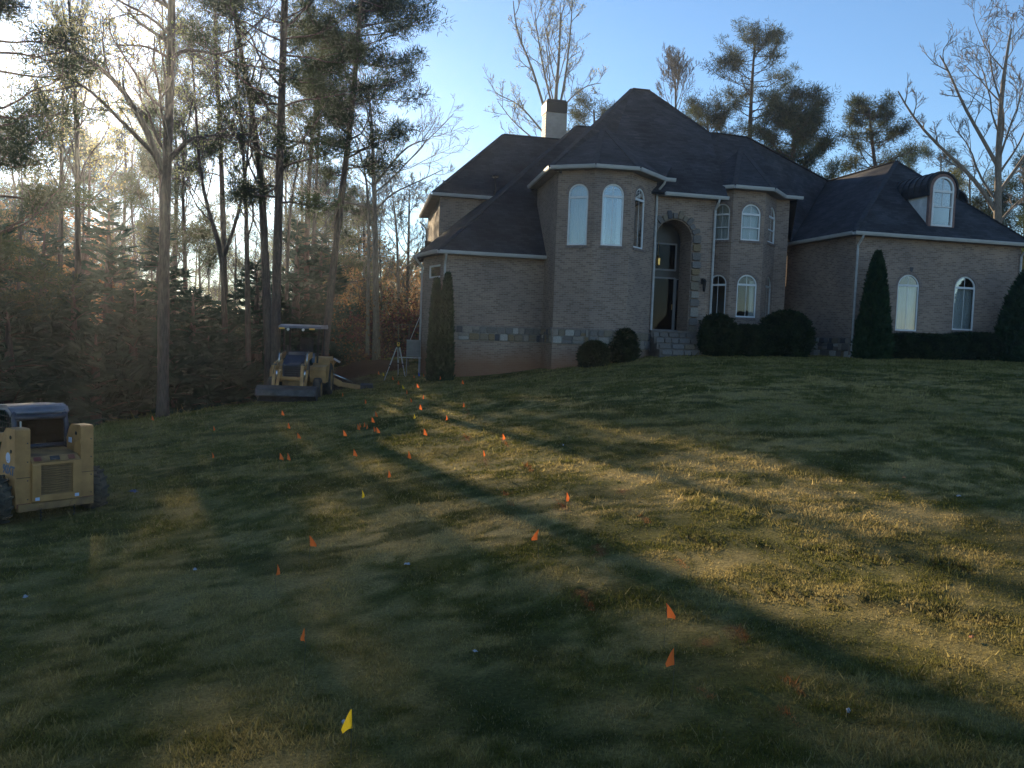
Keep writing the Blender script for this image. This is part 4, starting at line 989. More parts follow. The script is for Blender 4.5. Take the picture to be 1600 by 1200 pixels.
bare('forked_tree', 'thin dark tree forking halfway up, between the thick trunk and the big pine', [(352,560),(350,400),(332,350),(312,280),(306,170),(300,90)], 36, .14, .03, .45, 10, (2,3.4), 4, 5, 'bud_green', 4, .07, 'bark', 104, limbs=[([(350,400),(372,340),(386,270),(392,180)], .09)], up=.14)
bare('thin_tree', 'thin upright trunk just left of the big pine', [(388,565),(386,400),(384,290),(376,180),(366,60)], 37, .14, .04, .4, 12, (1.8,3.2), 4, 5, 'bud_green', 4, .07, 'bark', 105, up=.15)
bare('thin_tree', 'dark trunk leaning against the big pine from the left', [(420,560),(414,400),(410,300),(396,180),(372,60),(360,-20)], 32, .19, .06, .45, 11, (2,3.4), 4, 5, None, 0, .07, 'bark', 106, up=.12)
bare('spreading_tree', 'pale bare spreading tree with twin stems between leaning pine and house', [(588,560),(587,420),(585,300),(583,240),(581,190),(578,160)], 41, .17, .04, .35, 15, (3.2,5.2), 4, 6, None, 0, .07, 'greybark', 107, limbs=[([(574,555),(576,420),(578,330),(574,270),(556,215)], .10), ([(584,290),(610,262),(640,232),(675,225)], .07), ([(585,330),(612,300),(652,282),(690,262)], .06)], tilt=(.55,1.1))
bare('slim_tree', 'slim bare tree right beside the left end of the house', [(626,560),(622,440),(621,380),(616,320),(606,260)], 47, .11, .02, .3, 14, (2.2,3.6), 4, 6, None, 0, .07, 'greybark', 108, tilt=(.5,1.0))
bare('crooked_tree', 'crooked bare tree with dark trunk right of the thin upright ones', [(448,560),(448,430),(452,340),(462,270),(482,190)], 42, .12, .03, .6, 9, (1.6,2.6), 4, 5, None, 0, .07, 'bark', 109, tilt=(.5,1.0))
pine('tall_pine', 'biggest pine with thick dark trunk rising out of the frame', [(431,570),(431,480),(436,300),(440,150),(445,0),(450,-150)], 30, .19, .10, .46, 46, (2.4,4.2), 111, zl=(.05,.5))
pine('leaning_pine', 'leaning pine with tufted crown close to the open sky', [(508,545),(519,430),(534,300),(546,210),(556,110),(562,20),(566,-50)], 33, .165, .07, .47, 56, (2.3,4.0), 112, zl=(-.1,.45))
pine('edge_pine', 'dark pine at the left edge of the picture', [(-32,600),(-34,400),(-30,200),(-26,20),(-25,-80)], 25, .22, .08, .22, 64, (2.8,4.4), 113, zl=(-.15,.4))
pine('rear_pine', 'pine with fine brownish crown behind the big one', [(480,560),(478,400),(484,250),(498,120),(510,40)], 44, .18, .06, .62, 26, (2.4,4), 114, leaf='needle_warm')
pine('rear_pine', 'pine crown filling the gap between thick trunk and big pine', [(352,560),(350,380),(345,230),(338,90),(335,-20)], 42, .18, .06, .5, 24, (2.2,3.8), 115, leaf='needle')
pine('small_pine', 'small sunlit pine far behind between leaning pine and pale tree', [(566,520),(562,430),(560,360),(560,330)], 75, .2, .06, .3, 20, (2,3.6), 116, leaf='needle_warm', cn=30, csize=.4, crad=.6)
pine('small_pine', 'round topped distant pine left of the leaning trunk', [(515,520),(512,440),(510,380),(508,345)], 70, .2, .06, .25, 20, (2.2,3.8), 117, leaf='leaf_olive', cn=30, csize=.4, crad=.6)
# ---- dark conifers under the wood
CN = [(168,36,7.6,5.2,'pointed dark evergreen with clear spire left of the thick trunk'),(240,39,6.8,5.0,'pointed dark evergreen hidden partly by the thick trunk'),(60,33,6.2,5.5,'dark evergreen below the two slender budding trees'),
      (118,31,4.6,4.6,'low dark evergreen in front of the slender trunks'),(205,33,4.4,4.4,'low dark evergreen between the two pointed ones'),(300,35,4.8,4.8,'broad dark evergreen behind the low forks of the wood'),
      (-10,29,6.0,5.0,'dark evergreen at the very left edge under the pine'),(350,38,4.2,4.6,'dark evergreen left of the backhoe'),(402,41,5.8,5.0,'dark evergreen straight behind the backhoe canopy'),
      (462,43,7.6,5.2,'dark evergreen right behind the backhoe'),(270,30.5,3.2,3.8,'small dark evergreen at the foot of the thick trunk'),(20,26,3.6,4.2,'dark evergreen behind the skid steer cab'),(330,32.5,3.0,3.6,'lowest dark evergreen of the wood edge'),
      (150,28,2.8,3.6,'small dark evergreen nearest the sunny strip of grass'),(492,46,7.4,4.8,'dark evergreen left of the leaning trunk foot')]
for i, (px, Y, H, W, lab) in enumerate(CN):
    x, y = at(px, Y); conifer('dark_evergreen', lab, x, y, H*(1.22 if px < 260 else 1.08), W*1.12, 200+i, 'cedar', 70, 'dark evergreens along the wood edge', size=.5, per=13)
# ---- shrubs of the wood edge by the house
for i, (px, Y, W, H, m_, lab) in enumerate([(600,46,1.9,3.0,'leaf_red','burgundy leaved bush in front of the pale bare tree'),(637,45,1.7,2.6,'leaf_red','burgundy leaved bush touching the left end of the house'),(560,48,1.9,2.4,'leaf_red','lower burgundy bush behind the dug bank'),
                                     (535,47,1.6,2.0,'shrub','low dark green bush between leaning pine and dug bank')]):
    x, y = at(px, Y); t = Tree(300+i); g = float(gz(x, y)); rng = t.rng
    for k in range(12):
        a = rng.random()*6.28; t.grow(np.array([x+math.cos(a)*.3, y+math.sin(a)*.3, g-.1]), np.array([math.cos(a)*.55, math.sin(a)*.55, 1.0]), H*.8, .03, 2, 4, 5, .15, .05, 5)
    for (p, d, mid) in t.tips: t.leaves(p, .5, 10, .13); t.leaves(mid, .5, 6, .13)
    for k in range(140): t.leaves(np.array([x, y, g])+np.array([rng.normal()*W*.45, rng.normal()*.6, abs(rng.normal())*H*.38]), .6, 22, .13)
    t.finish('leafy_bush', lab, 'bush', (x, y, g), 'bark', m_, 'bushes at the wood edge by the house')

# ---- trees behind the house
bare('budding_tree', 'tall bare tree with yellow buds rising behind the chimney', [(868,520),(868,300),(867,200),(868,150),(874,90),(876,20)], 58, .26, .05, .55, 7, (3.2,5.0), 4, 5, 'bud', 3, .085, 'greybark', 121,
  limbs=[([(866,215),(846,160),(830,100),(806,60),(802,10)], .12), ([(864,225),(836,190),(812,160),(780,145)], .09), ([(868,185),(852,120),(842,60),(836,10)], .09), ([(870,190),(884,120),(890,60),(893,10)], .10), ([(871,180),(892,150),(918,128),(942,122)], .07), ([(866,240),(830,215),(800,190),(778,160)], .07)], tilt=(.35,.8), up=.16, rmin=.012, lfrac=.35)
pine('tall_pine', 'tall pine with open crown standing right of the roof peak', [(1172,520),(1171,330),(1171,240),(1173,170),(1176,110),(1180,66)], 60, .26, .06, .60, 34, (2.4,3.8), 122, leaf='needle_warm', cn=46, csize=.22, crad=.42, zl=(0,.5))
pine('dense_pine', 'dense rounded dark pine crown over the right roof slope', [(1238,520),(1236,380),(1237,290),(1240,230),(1242,175)], 56, .26, .08, .48, 44, (2.3,3.1), 123, leaf='needle', cn=62, csize=.24, crad=.52, sub=10, prof=lambda g: 1.0-.45*g*g)
pine('broad_pine', 'broad pine between dense round one and the garage wing roof', [(1378,540),(1377,380),(1372,290),(1362,220),(1358,168)], 56, .24, .06, .5, 32, (1.9,3.1), 124, leaf='needle_warm', cn=46, csize=.22, crad=.42, sub=8)
bare('wide_bare_tree', 'big bare spreading tree high above the right end of the garage wing', [(1560,540),(1560,400),(1558,330),(1560,250),(1562,170),(1572,90),(1580,45)], 50, .34, .05, .40, 8, (4,6), 4, 6, None, 0, .1, 'greybark', 125,
  limbs=[([(1556,330),(1530,282),(1500,250),(1462,215),(1430,170),(1415,135)], .14), ([(1560,262),(1535,210),(1508,160),(1490,105),(1478,80)], .12), ([(1562,300),(1590,262),(1620,220),(1650,150)], .12), ([(1560,350),(1582,325),(1612,300),(1640,280)], .09), ([(1561,240),(1572,180),(1550,120),(1545,70)], .08)], tilt=(.5,1.05), rmin=.012)
bare('small_bare_tree', 'small bare tree top peeping over the right side of the main roof', [(1058,520),(1058,250),(1057,190),(1055,150),(1056,128)], 64, .2, .03, .6, 14, (2.5,3.6), 4, 6, None, 0, .1, 'greybark', 126, tilt=(.25,.6), up=.2, rmin=.012)
pine('low_pine', 'low pine crown right behind the chimney', [(935,520),(932,300),(930,230),(928,172)], 60, .2, .06, .5, 24, (1.9,3.1), 127, leaf='needle_warm', cn=46, csize=.22, crad=.42)
pine('low_pine', 'pine crown left of the tall open pine over the main roof slope', [(1110,520),(1110,300),(1108,230),(1104,178)], 62, .2, .06, .5, 28, (2.0,3.4), 128, leaf='needle_warm', cn=46, csize=.22, crad=.42, sub=8)
for i, (px, top, Y, lf, lab) in enumerate([(1300,262,70,'needle','distant low pine between the dense and the broad one'),(1420,246,66,'needle','pine crown behind the garage roof peak'),(1470,232,72,'needle_warm','sunlit pine behind the dormer'),(1515,262,64,'leaf_olive','olive crowned tree right behind the dormer arch'),
                                       (1600,250,58,'needle','dark pine at the right edge above the hip'),(1545,300,60,'needle_warm','sunlit pine beneath the big bare tree'),(1625,330,50,'needle','dark pine filling the right edge beside the roof end'),(1330,290,78,'leaf_olive','olive tinted tree low behind the roof valley'),(1585,390,56,'leaf_olive','olive tree low at the right end wall'),(1640,200,66,'needle_warm','pine crown beyond the right picture edge')]):
    p = U(px, top, Y); pine('background_pine', lab, [(px, 545),(px+2, 545*.6+top*.4),(px, top+8)], Y, .22, .05, .3, 30, (2.0,3.4), 130+i, leaf=lf, cn=52, csize=.24, crad=.5, group='background trees behind the house', sub=5)

# ---- the deeper wood: a few kinds, copied; every tree stands on its own
def proto_move(root): 
    return root
protos = {}
def deep(kind, px, top, Y, lab, seed):
    x, y = at(px, Y); g = float(gz(x, y)); H = U(px, top, Y)[2]-g
    if kind not in protos:
        if kind.startswith('bare'):
            k = int(kind[4:]); r = bare('woodland_tree', lab, [(px, 560),(px+3, 430),(px-3, 300),(px+2, top)], Y, .16, .03, .25, 15, (2.4,4), 4, 5, 'bud_green' if k == 1 else None, 2, .075, 'bark', 400+k, group='trees deep in the wood', cat='tree', rmin=.011, tilt=(.4,.95))
        elif kind.startswith('pine'):
            k = int(kind[4:]); r = pine('woodland_pine', lab, [(px, 560),(px+3, 430),(px-2, 300),(px, top)], Y, .18, .05, .42, 26, (2.2,3.8), 420+k, leaf=['needle','needle_warm'][k], cn=56, csize=.24, crad=.5, group='pines deep in the wood')
        else:
            k = int(kind[4:]); t = Tree(440+k); rng = t.rng; m_ = ['leaf_olive','leaf_orange'][k]; b = np.array([x, y, g-.1])
            t.tr.tube([b, b+np.array([.2,0,H*.5]), b+np.array([0,0,H*.9])], [.14,.1,.03], 7)
            for i in range(18):
                f = .15+.8*i/18; a = rng.random()*6.28; t.grow(b+np.array([0,0,H*f]), np.array([math.cos(a), math.sin(a), .35]), (H*.36)*(1.1-f*.6), .04, 2, 4, 5, .16, .06, 5)
            for (p, d, mid) in t.tips: t.leaves(p, .7, 7, .16)
            r = t.finish('woodland_tree', lab, 'tree', b, 'bark', m_, 'leafy trees deep in the wood', leafname='leaves')
        protos[kind] = (r, H); return r
    src, H0 = protos[kind]; r = copy_tree(src); s_ = H/H0; NARROW = .55 if (kind.startswith('pine') and 200 < px < 300) else 1.0; rr = random.Random(seed)
    r.location = (x, y, g-.1); r.scale = (s_*rr.uniform(.9,1.15)*NARROW,)*2+(s_,); r.rotation_euler = (0, 0, rr.uniform(0, 6.28)); r['label'] = lab; return r
def where(px):
    pts = [(0,'left edge of the picture'),(95,'left slender budding trunk'),(122,'right slender budding trunk'),(168,'spired evergreen'),(262,'thick forking trunk'),(350,'thin forked tree'),(388,'thin upright trunk'),(436,'biggest pine trunk'),(515,'leaning pine'),(585,'pale bare tree'),(622,'slim tree by the house')]
    return min(pts, key=lambda q: abs(q[0]-px))[1]
rr = random.Random(9); used = set()
spec = []
for (a, b, n, kinds, topr, Yr) in [(-80,240,15,['bare1','bare0','pine0','leaf0'],(200,320),(44,70)),(465,500,2,['bare1','bare0'],(130,290),(46,66)),(236,300,3,['pine0','bare1','pine1'],(110,200),(47,58)),(484,522,3,['pine1','leaf0','pine0'],(275,330),(49,56)),(350,460,2,['bare1'],(120,250),(60,72)),(270,400,5,['bare0','bare1'],(335,380),(44,60)),(180,480,9,['leaf0','pine1','leaf0'],(330,400),(60,90)),(470,680,10,['leaf0','leaf1','bare0','leaf1'],(370,440),(56,80)),(-80,180,6,['leaf1','pine0'],(300,380),(50,70)),(500,680,5,['bare0','bare1'],(260,330),(52,70))]:  # tree groups by the thick trunk and leaning pine added to shade the lawn
    for i in range(n):
        spec.append((kinds[i%len(kinds)], a+(b-a)*(i+rr.random())/n, rr.uniform(*topr), rr.uniform(*Yr)))
KW = {'bare0':'bare grey woodland tree','bare1':'thin woodland tree with first green leaves','pine0':'dark woodland pine','pine1':'brownish woodland pine','leaf0':'olive leaved woodland tree','leaf1':'rusty leaved woodland tree'}
for i, (k, px, top, Y) in enumerate(spec):
    side = 'left of' if px < {q[1]: q[0] for q in [(0,'left edge of the picture')]}.get(where(px), 1e9) and False else 'behind'
    base = '%s %s the %s' % (KW[k], 'behind', where(px)); lab = base
    for extra in ('', ', nearer one', ', farther one', ', tallest of them', ', lowest of them', ', rightmost of them', ', leftmost of them', ', half hidden one'):
        if base+extra not in used: lab = base+extra; break
    used.add(lab); deep(k, px, top, Y, lab, 500+i)

# ---- undergrowth of the wood: countless stems and leaves read as one mass
def brush():
    rng = np.random.default_rng(77); V = []; C = []
    n = 150000
    px = rng.random(n)*760-100; Y = 40+rng.random(n)**.8*32; Y = np.where(px < 300, Y-6, Y)
    r = np.array([ray(q, 520) for q in (0, 800)]); x = (r[0][0]/r[0][1])*Y*(1-px/800)+(r[1][0]/r[1][1])*Y*(px/800)
    g = gz(x, Y); hm = 2.2+2.6*fbm(x*.35, Y*.35, 5); h = rng.random(n)**1.3*hm
    P = np.c_[x, Y, g+h]; d = rng.normal(size=(n,3)); d /= np.linalg.norm(d, axis=1)[:,None]; w = np.cross(d, rng.normal(size=(n,3))); w /= np.linalg.norm(w, axis=1)[:,None]
    L = (.06+.10*rng.random(n))[:,None]
    T = np.stack([P-w*L*.4, P+w*L*.4, P+d*L], 1).reshape(-1,3)
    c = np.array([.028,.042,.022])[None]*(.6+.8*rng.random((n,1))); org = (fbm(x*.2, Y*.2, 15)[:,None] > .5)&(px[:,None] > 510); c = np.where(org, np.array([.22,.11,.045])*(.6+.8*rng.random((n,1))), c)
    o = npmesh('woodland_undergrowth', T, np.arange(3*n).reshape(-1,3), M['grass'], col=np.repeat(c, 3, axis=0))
    o['kind'] = 'stuff'; o['label'] = 'tangled undergrowth and brush on the floor of the wood'; o['category'] = 'undergrowth'
    # far wood beyond everything
    n = 150000; Y = 90+rng.random(n)*40; x = (rng.random(n)*2.2-1.1)*Y; g = np.full(n, -3.5); hm = (9+7*fbm(x*.05, Y*.03, 8))*(1-.72*np.exp(-((x/Y+.33)/.16)**2)); h = rng.random(n)**.9*hm
    P = np.c_[x, Y, g+h]; d = rng.normal(size=(n,3)); d /= np.linalg.norm(d, axis=1)[:,None]; w = np.cross(d, rng.normal(size=(n,3))); w /= np.linalg.norm(w, axis=1)[:,None]
    L = (.35+.5*rng.random(n))[:,None]; T = np.stack([P-w*L*.35, P+w*L*.35, P+d*L], 1).reshape(-1,3)
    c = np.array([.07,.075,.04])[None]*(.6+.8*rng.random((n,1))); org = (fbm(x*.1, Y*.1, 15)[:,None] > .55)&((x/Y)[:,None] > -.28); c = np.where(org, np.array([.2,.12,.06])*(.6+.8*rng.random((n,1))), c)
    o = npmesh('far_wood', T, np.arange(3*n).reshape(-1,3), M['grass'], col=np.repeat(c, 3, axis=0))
    o['kind'] = 'stuff'; o['label'] = 'far hazy wood closing the view beyond the nearer trees'; o['category'] = 'wood'
brush()
# ---- haze volume added to imitate the lens-flare veil towards the low sun
hz = MB(); hz.box((0, 62, 11.5), (330, 164, 39)); hm_ = bpy.data.materials.new('flare_haze'); hm_.use_nodes = True; ht = hm_.node_tree; ht.nodes.clear()
ho = ht.nodes.new('ShaderNodeOutputMaterial'); hv = ht.nodes.new('ShaderNodeVolumePrincipled')
hv.inputs['Color'].default_value = (.80, .88, 1.0, 1); hv.inputs['Density'].default_value = .0007; hv.inputs['Anisotropy'].default_value = .8
ht.links.new(hv.outputs[0], ho.inputs['Volume'])
haze = hz.build('haze', hm_); haze['kind'] = 'stuff'; haze['label'] = 'thin added haze standing in for lens flare towards the low sun'; haze['category'] = 'haze'
# ================================================================== MACHINES
def kid(mb, name, mat, par, smooth=False): return mb.build(name, M[mat], par, smooth)
def shared(name, me, par, loc, rot=(0,0,0), sc=(1,1,1)):
    o = bpy.data.objects.new(name, me); COL.objects.link(o); o.parent = par; o.location = loc; o.rotation_euler = rot; o.scale = sc; return o
def xprism(pts, x0, x1):            # profile in (y, z), extruded along x
    m = MB(); m.prism([(x0, y, z) for y, z in pts], (x1-x0, 0, 0)); return m
def bevel(o, w_=.012, seg=2):
    b = o.modifiers.new('bevel', 'BEVEL'); b.width = w_; b.segments = seg; b.limit_method = 'ANGLE'; return o
def tyre(par, x, y, r, wd, rimcol, side, lugs=18, each=True, name='tyre'):
    m = MB(); pf = [(-.5,.62),(-.5,.86),(-.42,.97),(-.2,1.0),(.2,1.0),(.42,.97),(.5,.86),(.5,.62)]; k = 28
    vs = [(wd*a, math.cos(t)*r*b, math.sin(t)*r*b) for t in np.arange(k)*2*math.pi/k for a, b in pf]; n = len(pf)
    m.add(vs, [(i*n+j, i*n+j+1, ((i+1)%k)*n+j+1, ((i+1)%k)*n+j) for i in range(k) for j in range(n-1)])
    t_ = m.build(name, M['tyre_mud' if par.name.startswith('skid') else 'tyre'], par, True, loc=(x, y, r*.97))
    m = MB(); vs = [(side*wd*d, math.cos(t)*r*q, math.sin(t)*r*q) for d, q in ((.46,.63),(.20,.56),(.16,.2),(.26,.16),(.26,.02)) for t in np.arange(20)*2*math.pi/20]
    m.add(vs, [(a*20+i, a*20+(i+1)%20, (a+1)*20+(i+1)%20, (a+1)*20+i) for a in range(4) for i in range(20)]); kid(m, 'rim', rimcol, t_, True)
    lm = MB()
    lm.add([(a*wd*.5, b*r*.055+(.16*r if a > 0 else 0)*1, c) for a in (-.04, .98) for b in (-1, 1) for c in (0, r*.085)], [(0,1,3,2),(4,6,7,5),(0,4,5,1),(2,3,7,6),(1,5,7,3),(0,2,6,4)])
    me = bpy.data.meshes.new('tread_lug'); me.from_pydata(lm.v, [], lm.f); me.materials.append(M['tyre_mud']); me.update()
    if lugs:
        for i in range(lugs):
            for s_ in (-1, 1):
                a = 2*math.pi*(i+(.5 if s_ > 0 else 0))/lugs
                shared('tread_lug', me, t_, (0, -math.sin(a)*r*.98, math.cos(a)*r*.98), (a, 0, 0), (s_, 1, 1))
    return t_
def text_mesh(body, size, mat, par, mtx, name, ext=.003):
    c = bpy.data.curves.new(name, 'FONT'); c.body = body; c.size = size; c.extrude = ext; c.align_x = 'CENTER'; c.align_y = 'CENTER'; c.offset = size*.03; c.shear = .15; c.resolution_u = 2
    to = bpy.data.objects.new('tmp_text', c); COL.objects.link(to); bpy.context.view_layer.update()
    me = bpy.data.meshes.new_from_object(to.evaluated_get(bpy.context.evaluated_depsgraph_get())); bpy.data.objects.remove(to)
    me.name = name; me.materials.clear(); me.materials.append(M[mat]); o = bpy.data.objects.new(name, me); COL.objects.link(o); o.parent = par; o.matrix_local = mtx; return o

# ---------------------------------------------------------------- skid steer loader
g = hit(88, 808); SK = empty('skid_steer_loader', (g[0], g[1], g[2]-.04), R(51), 'muddy yellow skid steer loader cut by the left edge of the photo', 'skid steer')
k1 = kid(xprism([(.03,.34),(.03,.62),(.5,.80),(1.3,.80),(2.15,.66),(2.3,.34),(2.1,.24),(.2,.24)], -.60, .60), 'chassis', 'yellow_dirty', SK); bevel(k1)
for s_ in (-1, 1):
    a, b = (-.71,-.455) if s_ < 0 else (.455,.69)
    t_ = kid(xprism([(0,.30),(.02,1.74),(.06,1.77),(.44,1.76),(.55,1.66),(.98,.80),(1.02,.30)], a, b), 'lift_tower', 'yellow', SK); bevel(t_, .018)
    for (yy, zz) in ((.22,1.60),(.20,1.34)):
        m = MB(); m.tube([(a-.012 if s_ < 0 else a-.012, yy, zz), (a+.01, yy, zz)], .036, 10); kid(m, 'pivot_pin', 'black_metal', t_)
    m = MB(); m.bar((a+(b-a)*.5,-.012,.30),(a+(b-a)*.5,-.012,.38),b-a-.03,.02); kid(m, 'reflector', 'decal_red', t_)
    m = MB(); m.prism([((a+b)/2-.07, .30, 1.70),((a+b)/2+.07, .30, 1.70),((a+b)/2+.07, .30, 1.52),((a+b)/2-.07, .30, 1.52)], (0,.05,0))
    arm = MB(); xx = (a+b)/2
    for p_, q_, h_ in (((xx,.32,1.62),(xx,1.35,1.46),.17),((xx,1.35,1.46),(xx,2.25,.95),.16),((xx,2.25,.95),(xx,2.5,.32),.15)): arm.bar(p_, q_, .12, h_)
    bevel(kid(arm, 'lift_arm', 'yellow', SK), .01)
    cy_ = MB(); cy_.tube([(xx-.02*s_,.5,.72),(xx-.02*s_,1.15,1.18)], .04, 8); kid(cy_, 'lift_cylinder', 'black_metal', SK)
# rear door, grille
d_ = kid(xprism([(-.045,.40),(-.055,1.09),(-.03,1.12),(.12,1.12),(.12,.38),(-.02,.38)], -.445, -.30), 'engine_door', 'yellow', SK); bevel(d_, .01)
m = MB(); m.box((.365,.035,.75),(.16,.17,.74)); m.box((.0,.035,.445),(.62,.165,.125)); m.box((.0,.035,1.095),(.62,.165,.055)); bevel(kid(m, 'door_frame', 'yellow', d_), .008)
m = MB(); m.box((-.0,.05,.79),(.62,.05,.60)); kid(m, 'radiator', 'black_metal', d_)
sm = MB(); sm.add([(-.30,-.030,-.012),(.285,-.030,-.012),(.285,.012,.010),(-.30,.012,.010),(-.30,-.030,-.006),(.285,-.030,-.006),(.285,.012,.016),(-.30,.012,.016)], [(0,3,2,1),(4,5,6,7),(0,1,5,4),(1,2,6,5),(2,3,7,6),(3,0,4,7)])
me = bpy.data.meshes.new('grille_slat'); me.from_pydata(sm.v, [], sm.f); me.materials.append(M['yellow_dirty']); me.update()
for i in range(13): shared('grille_slat', me, d_, (0, -.008, .53+i*.0435), (0,0,0), (1,1,1.15))
for x_ in (-.355,.355):
    m = MB(); m.box((x_,-.053,.445),(.075,.008,.06)); kid(m, 'sticker', 'decal_white', d_)
m = MB(); m.add([(-.445,-.03,1.13),(.41,-.03,1.13),(.445,0,1.13),(-.445,.05,1.235),(.38,.05,1.235),(.43,.09,1.22),(-.445,.75,1.30),(.43,.75,1.30),(-.445,.7,1.13),(.445,.7,1.13)], [(0,1,4,3),(1,2,5,4),(3,4,5,7,6),(0,3,6,8),(2,9,7,5),(0,8,9,2,1)])
hd = kid(m, 'engine_hood', 'yellow_dirty', SK)
for x_, w_, mt in ((-.34,.13,'decal_red'),(-.03,.17,'steel'),(.27,.11,'decal_red')):
    m = MB(); m.prism([(x_-w_/2,-.022,1.150),(x_+w_/2,-.022,1.150),(x_+w_/2,.028,1.215),(x_-w_/2,.028,1.215)], (0,-.014,.01)); kid(m, 'tail_lamp' if mt == 'decal_red' else 'hood_latch', mt, hd)
m = MB(); m.prism([(.40,.20,1.20),(.45,.03,1.20),(.452,-.0,1.36),(.44,.03,1.50),(.40,.16,1.42)], (.03,.02,0)); kid(m, 'tail_guard', 'yellow', SK)
m = MB(); m.box((0,.02,.30),(1.36,.12,.14)); m.box((-.28,-.03,.30),(.09,.08,.09)); m.box((.28,-.03,.30),(.09,.08,.09)); bevel(kid(m, 'rear_bumper', 'yellow_dirty', SK), .01)
for x_ in (-.30,.30):
    m = MB()
    for i in range(7): m.tube([(x_, -.06, .27-i*.036), (x_+.012*(-1)**i, -.06, .245-i*.036)], .012, 5)
    kid(m, 'chain', 'steel', SK)
# cab
m = MB(); R_ = .10
def cabrail(x_): return [(x_,.68,1.22),(x_,.70,1.75),(x_*.98,.78,1.98),(x_*.96,.92,2.06),(x_*.96,1.9,2.02),(x_*.98,2.02,1.9),(x_,2.12,1.2),(x_,2.15,.8)]
for s_ in (-1, 1):
    m = MB(); m.tube(cabrail(.47*s_), .05, 8); kid(m, 'roll_bar', 'blue_hood', SK, True)
    m = MB(); m.prism([(.455*s_,.78,.85),(.455*s_,2.0,.85),(.455*s_,1.95,1.25),(.455*s_,.80,1.25)], (.02,0,0)); kid(m, 'side_panel', 'black_metal', SK)
    m = MB()
    for i in range(10): m.bar((.46*s_,.85+i*.115,1.25),(.46*s_,.85+i*.115,1.98),.012)
    for i in range(6): m.bar((.46*s_,.82,1.3+i*.12),(.46*s_,1.98,1.3+i*.12),.012)
    kid(m, 'side_screen', 'black_metal', SK)
m = MB(); pf = [(.74,1.99),(.80,2.07),(.95,2.11),(1.85,2.07),(2.05,1.98),(2.02,1.94),(1.8,2.0),(.98,2.04),(.84,2.0),(.78,1.94)]; bevel(kid(xprism(pf, -.52, .52), 'cab_roof', 'canopy', SK), .02)
m = MB(); m.tube([(-.46,.72,1.90),(.46,.72,1.90)], .05, 8); kid(m, 'rear_crossbar', 'blue_hood', SK, True)
m = MB(); m.tube([(-.46,.70,1.34),(.46,.70,1.34)], .045, 8); kid(m, 'rear_crossbar', 'blue_hood', SK, True)
SK.scale = (.90,.90,.90)
m = MB(); m.prism([(-.43,.715,1.36),(.43,.715,1.36),(.43,.725,1.88),(-.43,.725,1.88)], (0,.008,0)); kid(m, 'rear_window', 'darkglass', SK)
m = MB(); m.box((0,1.25,.98),(.46,.42,.14)); m.box((0,1.02,1.25),(.44,.12,.50),Matrix.Rotation(R(-8),3,'X')); bevel(kid(m, 'seat', 'black_metal', SK), .03)
for x_ in (-.2,.22):
    m = MB(); m.tube([(x_,1.75,.95),(x_+.03,1.7,1.3),(x_+.10,1.62,1.52)], .014, 6); m.tube([(x_+.10,1.62,1.50),(x_+.13,1.60,1.57)], .026, 8); kid(m, 'control_lever', 'alu', SK)
m = MB(); m.tube([(-.50,.85,1.72),(-.50,.95,1.97),(-.50,1.1,2.02)], .012, 5); kid(m, 'hydraulic_hose', 'black_metal', SK)
m = MB(); m.tube([(-.52,.28,1.77),(-.52,.28,1.88)], .016, 6); kid(m, 'beacon_stub', 'alu', SK)
for s_ in (-1, 1):
    m = MB(); m.tube([(.575*s_,.60,1.5),(.60*s_,.75,1.64),(.575*s_,1.0,1.60),(.575*s_,1.3,1.56)], .014, 5); kid(m, 'hydraulic_hose', 'black_metal', SK, True)
    for zz_ in (.45,.80,1.15,1.5):
        m = MB(); m.tube([(.575*s_+.07,-.006,zz_),(.575*s_+.07,.012,zz_)], .012, 6); kid(m, 'bolt', 'steel', SK)
    m = MB(); m.box((.575*s_,.006,.86),(.235,.006,.010)); kid(m, 'panel_seam', 'black_metal', SK)
for x_, y_ in ((-.88,.45),(.86,.45),(-.88,1.72),(.86,1.72)): tyre(SK, x_, y_, .43, .29, 'yellow_dirty', -1 if x_ < 0 else 1, 15, name='tyre')
mt = Matrix(((0,0,-1,-.7145),(-1,0,0,.33),(0,1,0,.98),(0,0,0,1))); text_mesh('90XT', .235, 'decal_blue', SK, mt, 'side_lettering')
m = MB(); m.tube([(-.7155,.34,1.21),(-.7105,.34,1.21)], .10, 22); kid(m, 'round_sticker', 'decal_white', SK)
m = MB(); m.bar((-.72,.38,1.16),(-.72,.32,1.162),.004,.008); kid(m, 'sticker_print', 'decal_blue', SK)
m = MB(); m.box((.40,.36,1.46),(.012,.12,.10)); kid(m, 'sticker', 'decal_white', SK)
m = MB(); m.prism([(-.8,2.45,.05),(.8,2.45,.05),(.8,3.1,.02),(-.8,3.1,.02)], (0,0,.03)); m.prism([(-.8,2.45,.05),(.8,2.45,.05),(.8,2.42,.55),(-.8,2.42,.55)], (0,.03,0))
for s_ in (-.8,.78): m.prism([(s_,2.42,.55),(s_,2.45,.05),(s_,3.1,.02)], (.02,0,0))
kid(m, 'bucket', 'steel', SK)

# ---------------------------------------------------------------- backhoe loader
Y = 28.6; x, y = at(462, Y); BH = empty('backhoe_loader', (x, y, float(gz(x, y))-.03), R(5), 'yellow backhoe loader with grey canopy parked on bare red soil by the wood', 'backhoe')
def bar(a, b, w_, h_, name, mat, par=BH): m = MB(); m.bar(a, b, w_, h_); return bevel(kid(m, name, mat, par), .008)
BH.scale = (.93,.93,.96)
